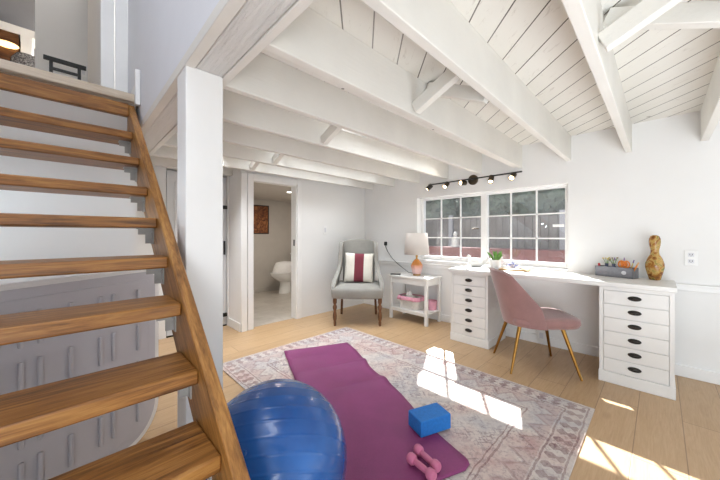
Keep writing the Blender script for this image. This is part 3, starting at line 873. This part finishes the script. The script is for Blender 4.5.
px_ = MB().lathe([(0.055, 0), (0.066, 0.12), (0.06, 0.12), (0.05, 0.01)], 24).build('pink_bucket', 'pinkcloth', loc=(3.44, 2.125, 0.1632))
tag(px_, 'small pink bucket on the table shelf right of the wicker basket', 'bucket')

# ------------------------------------------------------------------ things on the desk
ZD = 0.7845
sw = thing('swan_planter', 'white ceramic swan shaped bowl on the desk below the window', 'bowl', (3.37, 1.497, ZD), R(0))
def swan(u, v):
    a = 2 * PI * u
    r = [0.035, 0.058, 0.07, 0.074, 0.070, 0.055][int(round(v * 5))]
    z = [0.0, 0.012, 0.03, 0.05, 0.062, 0.052][int(round(v * 5))]
    k = 1.0
    end = abs(math.sin(a)) ** 3
    return (r * 0.75 * math.cos(a), r * 1.35 * math.sin(a), z + 0.028 * end * v)
m = MB().grid(swan, 36, 5); m.build('bowl', 'porcelain', sw, solid=0.004)
MB().tube([(0, 0.085, 0.06), (0, 0.105, 0.085), (0, 0.108, 0.108), (0, 0.092, 0.122), (0, 0.075, 0.115), (0, 0.062, 0.104)], [0.016, 0.012, 0.011, 0.014, 0.012, 0.004], 12).build('swan_neck', 'porcelain', sw)
MB().tube([(0, -0.085, 0.06), (0, -0.115, 0.085), (0, -0.135, 0.11)], [0.022, 0.016, 0.004], 12).build('swan_tail', 'porcelain', sw)
pp = thing('potted_plant', 'small green succulent in a white pot on the desk', 'potted plant', (3.40, 1.288, ZD))
MB().lathe([(0.045, 0), (0.05, 0.004), (0.057, 0.09), (0.053, 0.09), (0.049, 0.075), (0.005, 0.074)], 28).build('pot', 'porcelain', pp)
m = MB()
for i in range(34):
    a = random.random() * 2 * PI; le = 0.10 + 0.045 * random.random(); ti = 0.25 + 0.75 * random.random()
    d = Vector((math.cos(a) * ti * 0.7, math.sin(a) * ti * 0.7, 1)).normalized()
    p = Vector((math.cos(a) * 0.018 * ti, math.sin(a) * 0.018 * ti, 0.072))
    m.tube([p, p + d * le * 0.45, p + d * le * 0.8 + Vector((0, 0, -0.004)), p + d * le + Vector((0, 0, -0.008))], [0.006, 0.0085, 0.006, 0.0008], 6)
m.build('leaf', 'leaf', pp)
t_ = NT('blue_white_glaze'); n_ = t_.noise(t_.coord(), 38, 2)
t_.color(t_.ramp(n_, [(0.42, (236, 236, 240)), (0.52, (60, 84, 190)), (0.6, (238, 238, 242))])); t_.set(Roughness=0.15); M['bluewhite'] = t_.m
tp = thing('teapot', 'tiny blue and white porcelain teapot on the desk', 'teapot', (3.44, 1.13, ZD))
MB().lathe([(0.022, 0), (0.024, 0.006), (0.042, 0.028), (0.043, 0.04), (0.03, 0.058), (0.016, 0.062)], 24).build('pot_body', 'bluewhite', tp)
MB().lathe([(0.017, 0.061), (0.014, 0.069), (0.004, 0.072), (0.006, 0.08), (0.001, 0.084)], 16).build('lid', 'bluewhite', tp)
MB().tube([(0, -0.038, 0.03), (0, -0.06, 0.042), (0, -0.07, 0.062)], [0.01, 0.007, 0.005], 10).build('spout', 'bluewhite', tp)
MB().tube([(0, 0.038, 0.048), (0, 0.062, 0.05), (0, 0.064, 0.03), (0, 0.04, 0.022)], 0.004, 8).build('handle', 'bluewhite', tp)
jr = MB().lathe([(0.04, 0), (0.052, 0.01), (0.06, 0.05), (0.05, 0.09), (0.04, 0.105), (0.03, 0.11)], 24).build('ginger_jar', paint('blush_glaze', (226, 214, 208), 0.2, 0.02), loc=(3.585, 1.33, 0.801))
tag(jr, 'pale round jar on the window sill behind the potted plant', 'jar')
bd = MB().box(-0.075, 0.075, -0.14, 0.14, 0, 0.014).build('wooden_tray', 'board', bevel=0.004, loc=(3.30, 1.06, ZD)); bd.rotation_euler = (0, 0, R(8))
tag(bd, 'flat golden wooden board on the desk behind the rose chair', 'tray')
ppr = MB().box(-0.09, 0.09, -0.07, 0.07, 0, 0.004).build('notepad', 'plastic_white', loc=(3.32, 1.255, ZD)); ppr.location.x = 3.27
tag(ppr, 'white notepad on the desk in front of the potted plant', 'notepad')

BIN0 = set(bpy.data.objects)
gb = thing('galvanized_bin', 'long grey galvanized metal bin of craft supplies on the desk', 'bin', (3.42, 0.27, ZD), R(0))
m = MB()
bx, by, bh = 0.05, 0.135, 0.088
m.box(-bx, -bx + 0.003, -by, by, 0, bh).box(bx - 0.003, bx, -by, by, 0, bh).box(-bx, bx, -by, -by + 0.003, 0, bh).box(-bx, bx, by - 0.003, by, 0, bh).box(-bx, bx, -by, by, 0, 0.004)
m.build('bin_body', metal('zinc', (150, 152, 160), 0.45, 0.8), gb, smooth=False)
MB().lathe([(0.016, -0.045), (0.017, -0.0435), (0.012, -0.042)], 20, Matrix.Translation((0, -0.075, 0.045)) @ Matrix.Rotation(R(-90), 4, 'Y') @ Matrix.Translation((0, 0, 0.0955))).build('badge', 'plastic_white', gb)
def stick(name, p, q, r, mat, label, cat, tip=None, group=None):
    p = Vector(p); q = Vector(q)
    t = thing(name, label, cat, p, 0, group)
    MB().tube([(0, 0, 0), q - p], r, 8).build('barrel', mat, t)
    if tip: MB().tube([(q - p) * 1.0, (q - p) * 1.0 + (q - p).normalized() * 0.025], [r * 1.25, r * 0.9], 8).build('cap', tip, t)
    return t
red = paint('red_plastic', (196, 40, 48), 0.4); org = paint('orange_plastic', (226, 130, 40), 0.4); prp = paint('purple_plastic', (120, 84, 150), 0.4)
yel = paint('yellow_petals', (222, 200, 110), 0.6); nav = paint('navy_plastic', (64, 74, 100), 0.4)
stick('marker', (3.41, 0.382, ZD + 0.006), (3.41, 0.392, ZD + 0.085), 0.009, red, 'red capped marker at the left end of the metal bin', 'marker', red)
def flowers(y, lab, colr):
    t = thing('dried_flowers', lab, 'flowers', (3.425, y, ZD + 0.006))
    MB().lathe([(0.018, 0), (0.02, 0.06), (0.012, 0.09), (0.014, 0.105)], 14).build('jar', nav, t)
    m = MB(); f = MB()
    for i in range(7):
        a = random.random() * 6.28; e = Vector((0.022 * math.cos(a), 0.03 * math.sin(a), 0.135 + 0.03 * random.random()))
        m.tube([(0, 0, 0.09), e], 0.0015, 5); f.ball(e, (0.007, 0.007, 0.005), 8, 6)
    m.build('stem', 'leaf', t); f.build('blossom', colr, t)
flowers(0.342, 'bunch of dried yellow flowers in a navy jar, nearest the red marker', yel)
flowers(0.29, 'bunch of small dried brown flowers in a navy jar in the metal bin', paint('brown_petals', (150, 124, 70), 0.7))
def scissors(y, tilt, lab):
    t = thing('scissors', lab, 'scissors', (3.42, y, ZD + 0.006), 0, 'orange handled scissors in the metal bin')
    rot = Matrix.Rotation(tilt, 4, 'X')
    for s in (-1, 1):
        P = [rot @ Vector((0.004 * s, s * 0.014 + 0.017 * math.cos(a), 0.108 + 0.026 * math.sin(a))) for a in [2 * PI * i / 16 for i in range(17)]]
        MB().tube(P, 0.006, 8, False).build('handle', org, t)
    m = MB().bar(rot @ Vector((0.003, 0, 0.012)), rot @ Vector((0.003, 0.006, 0.09)), 0.003, 0.012).bar(rot @ Vector((-0.003, 0, 0.012)), rot @ Vector((-0.003, -0.006, 0.09)), 0.003, 0.012)
    m.build('blade', 'steel', t)
scissors(0.242, R(10), 'orange handled scissors in the middle of the metal bin, left pair')
scissors(0.195, R(-6), 'orange handled scissors in the middle of the metal bin, right pair')
stick('pen', (3.44, 0.255, ZD + 0.006), (3.45, 0.29, ZD + 0.14), 0.004, 'plastic_white', 'purple tipped pen leaning left behind the scissors', 'pen', prp)
stick('pen', (3.44, 0.22, ZD + 0.006), (3.45, 0.225, ZD + 0.145), 0.004, 'plastic_white', 'purple tipped pen standing upright behind the scissors', 'pen', prp)
stick('pen', (3.43, 0.19, ZD + 0.006), (3.44, 0.16, ZD + 0.13), 0.004, yel, 'yellow pen leaning right beside the scissors', 'pen', prp)
stick('pencil', (3.40, 0.165, ZD + 0.008), (3.40, 0.118, ZD + 0.115), 0.006, org, 'orange pencil leaning out towards the mottled vase', 'pencil', paint('wood_tip', (222, 180, 130), 0.6))
for o in list(bpy.data.objects):
    if o in BIN0 or o.parent: continue
    v = o.location - gb.location if o != gb else Vector((0, 0, 0))
    a_ = R(-19); o.rotation_euler[2] += a_
    o.location = gb.location + Vector((v.x * math.cos(a_) - v.y * math.sin(a_), v.x * math.sin(a_) + v.y * math.cos(a_), v.z))
vs = MB().lathe([(r_ * 0.88, z_ * 1.2) for r_, z_ in ((0.034, 0), (0.04, 0.004), (0.056, 0.05), (0.066, 0.085), (0.065, 0.11), (0.052, 0.145), (0.033, 0.172), (0.029, 0.19), (0.030, 0.205), (0.038, 0.235), (0.041, 0.26), (0.039, 0.28), (0.029, 0.297), (0.012, 0.304))], 36)
vo = vs.build('vase', 'vase', loc=(3.41, 0.03, ZD), angle=70)
tag(vo, 'mottled brown and gold gourd shaped vase on the desk', 'vase')

# ------------------------------------------------------------------ wall fittings
def plate_x(y, z, label):
    t = thing('wall_outlet', label, 'outlet', (XW, y, z))
    MB().box(-0.006, 0, -0.037, 0.037, -0.062, 0.062).build('cover_plate', 'trim', t, bevel=0.003)
    for s in (-1, 1):
        so = MB().box(-0.008, -0.005, -0.017, 0.017, s * 0.026 - 0.015, s * 0.026 + 0.015).build('socket', 'plastic_white', t, bevel=0.004)
        MB().box(-0.0087, -0.0078, -0.008, -0.005, s * 0.026 - 0.004, s * 0.026 + 0.008).box(-0.0087, -0.0078, 0.005, 0.008, s * 0.026 - 0.004, s * 0.026 + 0.008).box(-0.0087, -0.0078, -0.002, 0.002, s * 0.026 - 0.011, s * 0.026 - 0.007).build('slot', 'darkpull', so)
    return t
plate_x(-0.175, 0.965, 'white double wall outlet right of the mottled vase')
t = thing('wall_outlet', 'white outlet box at the baseboard under the desk', 'outlet', (XW - 0.016, 0.87, 0.1))
MB().box(-0.03, 0.0, -0.04, 0.04, -0.05, 0.055).build('cover_plate', 'trim', t, bevel=0.005)
MB().box(-0.033, -0.03, -0.018, 0.018, -0.03, 0.03).build('socket', 'plastic_white', t, bevel=0.003)
t = thing('light_switch', 'white light switch on the wall between doorway and armchair', 'light switch', (2.722, YD, 1.224))
MB().box(-0.037, 0.037, -0.006, 0, -0.062, 0.062).build('cover_plate', 'trim', t, bevel=0.003)
MB().box(-0.016, 0.016, -0.009, -0.005, -0.033, 0.033).build('rocker', 'plastic_white', t, bevel=0.003)

SPOTS = []
tl = thing('track_light', 'dark bronze track light with five spot heads above the window', 'track light', (XW, 1.62, 1.83))
MB().lathe([(0.062, 0), (0.062, 0.016), (0.05, 0.022)], 32, Matrix.Rotation(R(-90), 4, 'Y')).build('canopy', 'bronze', tl)
MB().tube([(-0.065, 0.60, 0), (-0.065, -0.57, 0.008)], 0.0085, 10).tube([(-0.015, 0, 0), (-0.065, 0, 0.004)], 0.011, 10).build('bar', 'black', tl)
def spot(y, d, i):
    SPOTS.append((y, d))
    d = Vector(d).normalized(); c0 = Vector((-0.065, y, -0.006)); c = c0 + Vector((0, 0, -0.025))
    qm = Matrix.Translation(c) @ d.to_track_quat('Z', 'Y').to_matrix().to_4x4()
    h = MB().lathe([(0.012, -0.046), (0.029, -0.042), (0.031, 0.042), (0.029, 0.042), (0.0265, 0.01), (0.003, 0.008)], 22, qm)
    h.tube([c0, c], 0.006, 8)
    h = h.build('spot_head', 'bronze' if i else 'darkpull', tl)
    MB().lathe([(0.003, 0.01), (0.0225, 0.014), (0.0225, 0.036), (0.012, 0.044), (0.002, 0.046)], 18, qm).build('bulb', 'bulb', h)
for i, (y, d) in enumerate(((0.585, (-0.45, 0.62, -0.7)), (0.335, (-0.75, 0.15, -0.7)), (0.105, (-0.85, 0.35, -0.05)), (-0.24, (-0.55, -0.05, -0.85)), (-0.475, (-0.8, 0.1, -0.6)))): spot(y, d, i)

# ------------------------------------------------------------------ bathroom
pc = thing('framed_picture', 'dark framed copper abstract picture on the bathroom wall', 'picture', (2.735, 5.649, 1.46))
hw, hh = 0.20, 0.29
MB().box(-hw, hw, -0.018, 0, -hh, -hh + 0.022).box(-hw, hw, -0.018, 0, hh - 0.022, hh).box(-hw, -hw + 0.022, -0.018, 0, -hh, hh).box(hw - 0.022, hw, -0.018, 0, -hh, hh).build('frame', 'art_frame', pc, bevel=0.003)
MB().box(-hw + 0.02, hw - 0.02, -0.010, -0.002, -hh + 0.02, hh - 0.02).build('print', 'art', pc, smooth=False)
to = thing('toilet', 'white toilet against the bathroom wall beyond the doorway', 'toilet', (3.06, 5.25, 0.002), 0)
def ell(cx_, a_, b_, z, n=28): return [(cx_ + a_ * math.cos(2 * PI * i / n), b_ * math.sin(2 * PI * i / n), z) for i in range(n)]
MB().rings([ell(0.02, 0.13, 0.10, 0), ell(0.02, 0.125, 0.095, 0.05), ell(0.03, 0.115, 0.085, 0.16), ell(0.03, 0.12, 0.09, 0.24)]).build('pedestal', 'porcelain', to, angle=60)
MB().rings([ell(0.03, 0.12, 0.09, 0.22), ell(-0.01, 0.18, 0.14, 0.29), ell(-0.04, 0.235, 0.175, 0.355), ell(-0.04, 0.245, 0.18, 0.395)]).build('bowl', 'porcelain', to, angle=60)
MB().rings([ell(-0.035, 0.25, 0.185, 0.397), ell(-0.035, 0.255, 0.19, 0.405), ell(-0.035, 0.25, 0.185, 0.42)]).build('seat', 'porcelain', to, angle=60)
MB().rings([ell(-0.01, 0.225, 0.18, 0.421), ell(-0.005, 0.225, 0.18, 0.44), ell(0.005, 0.205, 0.17, 0.54), ell(0.02, 0.185, 0.15, 0.60), ell(0.03, 0.11, 0.09, 0.62)]).build('lid', 'plush', to, angle=60)
MB().box(0.27, 0.46, -0.21, 0.21, 0.38, 0.74).build('tank', 'porcelain', to, bevel=0.02, seg=3)
MB().box(0.26, 0.47, -0.22, 0.22, 0.74, 0.775).build('tank_lid', 'porcelain', to, bevel=0.01)
bl = thing('recessed_light', 'small glowing recessed light in the bathroom ceiling', 'ceiling light', (2.60, 4.28, 1.86))
MB().lathe([(0.05, -0.006), (0.06, -0.003), (0.06, 0)], 24).build('trim_ring', 'trim', bl)
MB().lathe([(0.045, -0.008), (0.045, -0.004)], 24).build('diffuser', emit('cool_diffuser', (255, 248, 236), 7.0), bl)

# ------------------------------------------------------------------ upstairs
bs = thing('bar_stool', 'black metal stool back showing above the upper landing', 'stool', (-0.02, 4.95, ZU), 0)
for s in (-1, 1):
    for yy in (-0.15, 0.15):
        MB().box(s * 0.115 - 0.015, s * 0.115 + 0.015, yy - 0.015, yy + 0.015, 0, 0.99 if yy < 0 else 0.72).build('leg', 'black', bs, bevel=0.003)
MB().box(-0.17, 0.17, -0.17, 0.17, 0.70, 0.735).build('seat', 'black', bs, bevel=0.006)
MB().box(-0.175, 0.175, -0.168, -0.135, 0.985, 1.03).build('top_rail', 'black', bs, bevel=0.004)
MB().box(-0.115, 0.115, -0.162, -0.14, 0.89, 0.92).build('back_rail', 'black', bs, bevel=0.003)
us = thing('light_switch', 'white light switch on the upstairs wall above the landing', 'light switch', (0.17, 5.3, 3.28))
MB().box(-0.06, 0.06, -0.006, 0, -0.06, 0.06).build('cover_plate', 'trim', us, bevel=0.003)
for s in (-1, 1): MB().box(s * 0.025 - 0.014, s * 0.025 + 0.014, -0.01, -0.005, -0.032, 0.032).build('rocker', 'plastic_white', us, bevel=0.003)
cb = thing('wall_cabinet', 'brown wood cabinet under white trim in the far upstairs room', 'cabinet', (-1.2, 7.3, ZU))
MB().box(-0.95, 0.66, -0.35, 0, 0, 2.12).build('body', wood('walnut', (60, 34, 14), (96, 58, 24), (120, 76, 34), (1.5, 10, 10)), cb, smooth=False)
struct('trim_67', MB().box(-2.4, -0.3, 6.93, 7.3, 4.245, 4.36).box(-0.52, -0.40, 6.93, 7.3, ZU, 4.245), 'trim', smooth=False)
sc_ = thing('wall_sconce', 'glowing oval lamp on the brown cabinet upstairs', 'lamp', (-0.66, 6.94, 4.02))
MB().lathe([(0.05, 0), (0.05, 0.015)], 20, Matrix.Rotation(R(90), 4, 'X')).build('back_plate', 'brass', sc_)
MB().ball((0, -0.035, 0), (0.13, 0.03, 0.05)).build('globe', emit('amber_globe', (255, 214, 150), 2.2), sc_)
dc = thing('lounge_chair', 'dark patterned chair back rising behind the upper landing', 'chair', (-0.42, 6.3, ZU))
m = MB()
rows = []
for (w_, d_, z) in ((0.16, 0.08, 0.0), (0.17, 0.09, 0.9), (0.165, 0.085, 1.35), (0.14, 0.07, 1.5), (0.09, 0.05, 1.58)):
    rows.append([(w_ * math.cos(a), d_ * math.sin(a), z) for a in [2 * PI * i / 24 for i in range(24)]])
m.rings(rows); 
t_ = NT('dark_weave'); n_ = t_.noise(t_.coord(), 60, 2); t_.color(t_.ramp(n_, [(0.4, (70, 68, 70)), (0.6, (150, 148, 148))])); t_.set(Roughness=0.9)
m.build('backrest', t_.m, dc)

# ------------------------------------------------------------------ outdoors
ZG = 0.25
gr = MB().box(XO, 16, -8, 16, ZG - 0.1, ZG)
tag(gr.build('ground_outside', paint('garden_soil', (62, 58, 52), 0.9, 0.1, 0.4, 3), smooth=False), 'garden ground outside the window', 'ground', None, 'structure')
fn = thing('fence', 'grey weathered board fence across the yard outside the window', 'fence', (7.0, 2.5, ZG))
m = MB()
for i in range(56): m.box(0, 0.02, -4.2 + i * 0.15, -4.2 + i * 0.15 + 0.142, 0.02, 1.30 + 0.02 * (i % 3))
m.build('board_panel', wood('weathered_board', (70, 67, 66), (92, 88, 86), (104, 101, 99), (12, 12, 1), knots=False), fn, smooth=False)
for i in range(4): MB().box(-0.07, 0, -3.6 + i * 2.4, -3.5 + i * 2.4, 0, 1.4).build('post', 'grey', fn, smooth=False)
rp = MB().box(5.6, 6.0, -2.5, 6.5, ZG, 0.90)
tag(rp.build('planter_wall', paint('red_block', (108, 66, 64), 0.9, 0.1, 0.4, 8), bevel=0.01), 'low reddish garden wall outside in front of the fence', 'garden wall')
def hedge(name, c, r, n, label, mat):
    m = MB()
    for i in range(n):
        while True:
            p = Vector((random.uniform(-1, 1), random.uniform(-1, 1), random.uniform(-1, 1)))
            if 0.5 < p.length < 1: break
        p = Vector((p.x * r[0], p.y * r[1], p.z * r[2] + r[2]))
        a = Vector((random.uniform(-1, 1), random.uniform(-1, 1), random.uniform(-1, 1))).normalized()
        b = a.orthogonal().normalized(); s = random.uniform(0.08, 0.13)
        v = m.verts([p + a * s, p + b * s * 0.5, p - a * s, p - b * s * 0.5]); m.face(v)
    m.ball((0, 0, r[2] * 0.98), (r[0] * 0.8, r[1] * 0.97, r[2] * 0.97), 20, 14)
    t = thing(name, label, 'tree' if name == 'tree' else 'shrub', c)
    m.build('foliage', mat, t, smooth=False)
    MB().tube([(0, 0, 0), (0, 0, r[2])], [0.06, 0.03], 8).build('stem', 'grey', t)
lg = paint('hedge_leaf', (92, 102, 92), 0.7, 0.25, 0.4, 5)
hedge('shrub', (7.9, 0.1, ZG), (0.6, 1.35, 1.4), 2600, 'leafy green shrub behind the fence, right of the window bar', lg)
hedge('shrub', (8.1, 2.75, ZG), (0.6, 1.4, 1.5), 2600, 'leafy green shrub behind the fence, middle of the left sash', lg)
hedge('shrub', (7.9, 5.5, ZG), (0.6, 1.45, 1.45), 2600, 'leafy green shrub behind the fence beside the lamp shade', lg)
hedge('tree', (9.8, 4.5, ZG), (0.7, 1.6, 2.2), 1600, 'taller leafy tree behind the shrubs, seen through the left sash', lg)
hedge('tree', (9.8, 1.2, ZG), (0.7, 1.6, 2.1), 1600, 'taller leafy tree behind the shrubs, seen through the right sash', lg)
ga = thing('garden_ornament', 'small pale figure ornament on the reddish garden wall outside', 'ornament', (5.75, 3.0, 0.90))
MB().lathe([(0.09, 0), (0.09, 0.03), (0.07, 0.05), (0.075, 0.14), (0.06, 0.20), (0.03, 0.225)], 20).build('body', 'zincplate', ga)
MB().ball((0, 0, 0.265), (0.045, 0.045, 0.05)).build('head', 'zincplate', ga)

# ------------------------------------------------------------------ lights
def area(name, loc, rot, sx, sy, power, col=(1, 1, 1)):
    l = bpy.data.lights.new(name, 'AREA'); l.shape = 'RECTANGLE'; l.size = sx; l.size_y = sy
    l.energy = power; l.color = col
    o = bpy.data.objects.new(name, l); COL.objects.link(o); o.location = loc; o.rotation_euler = rot; return o
sun = bpy.data.lights.new('sun', 'SUN'); sun.energy = 20.0; sun.angle = R(0.55); sun.color = (1.0, 0.97, 0.93)
so = bpy.data.objects.new('sun', sun); COL.objects.link(so)
sd = Vector((-1.65, -1.0, -1.48)).normalized()
so.rotation_euler = sd.to_track_quat('-Z', 'Y').to_euler(); so.location = (8, 6, 8)
# added fill lights, out of view, to even out room and stairwell
area('rear_fill', (2.05, YB + 0.03, 1.0), (R(90), 0, 0), 2.6, 1.8, 12, (0.92, 0.96, 1.0))  # added panel in the rear wall opening, soft fill from behind
area('left_fill', (XL + 0.03, -1.1, 0.65), (R(90), 0, R(-90)), 1.7, 1.1, 44, (0.84, 0.92, 1.0))  # added panel against the solid left wall, fill across the room
area('stairwell_fill', (-0.2, 0.4, 4.6), (0, 0, 0), 0.7, 2.5, 30, (0.90, 0.95, 1.0))  # added panel high in the stairwell, cool fill from above
for jy, jx in ((1.755, 2.35), (2.645, 2.3), (3.09, 2.2)):
    area('joist_bay_fill', (jx, jy, ZC - 0.03), (0, 0, 0), 1.7, 0.26, 5.4, (0.88, 0.94, 1.0)).data.spread = R(95)  # invented panels hidden between joists, brighten the far floor
def point(name, loc, power, rad, col=(1, 1, 1)):
    l = bpy.data.lights.new(name, 'POINT'); l.energy = power; l.shadow_soft_size = rad; l.color = col
    o = bpy.data.objects.new(name, l); COL.objects.link(o); o.location = loc
point('under_stair_fill', (-0.62, 1.95, 1.35), 22, 0.07, (0.74, 0.88, 1.0))  # invented light beside the stairs, lifts the wall behind the treads
area('hall_fill', (1.0, 3.15, ZC - 0.03), (0, 0, 0), 0.18, 0.18, 7, (0.95, 0.97, 1.0)).data.spread = R(100)  # invented light hidden behind the post, brightens the hall
area('upward_fill', (1.5, -1.0, 0.30), (R(180), 0, 0), 1.6, 1.2, 29, (0.82, 0.91, 1.0))  # added panel near the floor behind the camera, brightens joists and ceiling
area('bathroom_lamp', (2.6, 4.3, 1.84), (0, 0, 0), 0.15, 0.15, 9, (1, 0.95, 0.88))
area('upstairs_fill', (0.6, 4.4, 5.0), (0, 0, 0), 0.8, 0.8, 14, (1, 0.98, 0.95))  # added panel without a fixture, fill for the upper room

for y, d in SPOTS:
    l = bpy.data.lights.new('spot_lamp', 'SPOT'); l.energy = 2.5; l.spot_size = R(100); l.spot_blend = 0.7; l.shadow_soft_size = 0.02; l.color = (1, 0.9, 0.76)
    o = bpy.data.objects.new('spot_lamp', l); COL.objects.link(o); d = Vector(d).normalized()
    o.location = Vector((XW - 0.065, 1.62 + y, 1.83 - 0.031)) + d * 0.056; o.rotation_euler = d.to_track_quat('-Z', 'Y').to_euler()
W = bpy.data.worlds.new('world'); SC.world = W; W.use_nodes = True
nt = W.node_tree; nt.nodes.clear()
sk = nt.nodes.new('ShaderNodeTexSky'); sk.sky_type = 'NISHITA'; sk.sun_disc = False; sk.sun_elevation = R(40); sk.sun_rotation = R(60)
bg = nt.nodes.new('ShaderNodeBackground'); bg.inputs[1].default_value = 0.15
wo = nt.nodes.new('ShaderNodeOutputWorld')
nt.links.new(sk.outputs[0], bg.inputs[0]); nt.links.new(bg.outputs[0], wo.inputs[0])

# ------------------------------------------------------------------ camera
cam = bpy.data.cameras.new('camera'); cam.sensor_width = 36; cam.lens = 36 * 296 / 720
cam.shift_y = -5 / 720; cam.clip_start = 0.02
co = bpy.data.objects.new('camera', cam); COL.objects.link(co)
co.location = (0, 0, 1.15)
TH = math.atan2(300, 296)
fwd = Vector((math.cos(TH), math.sin(TH), 0))
co.rotation_euler = fwd.to_track_quat('-Z', 'Y').to_euler()
SC.camera = co
vs_ = SC.view_settings
vs_.view_transform = 'Standard'; vs_.look = 'None'; vs_.gamma = 1; vs_.use_curve_mapping = False; vs_.exposure = 0.32
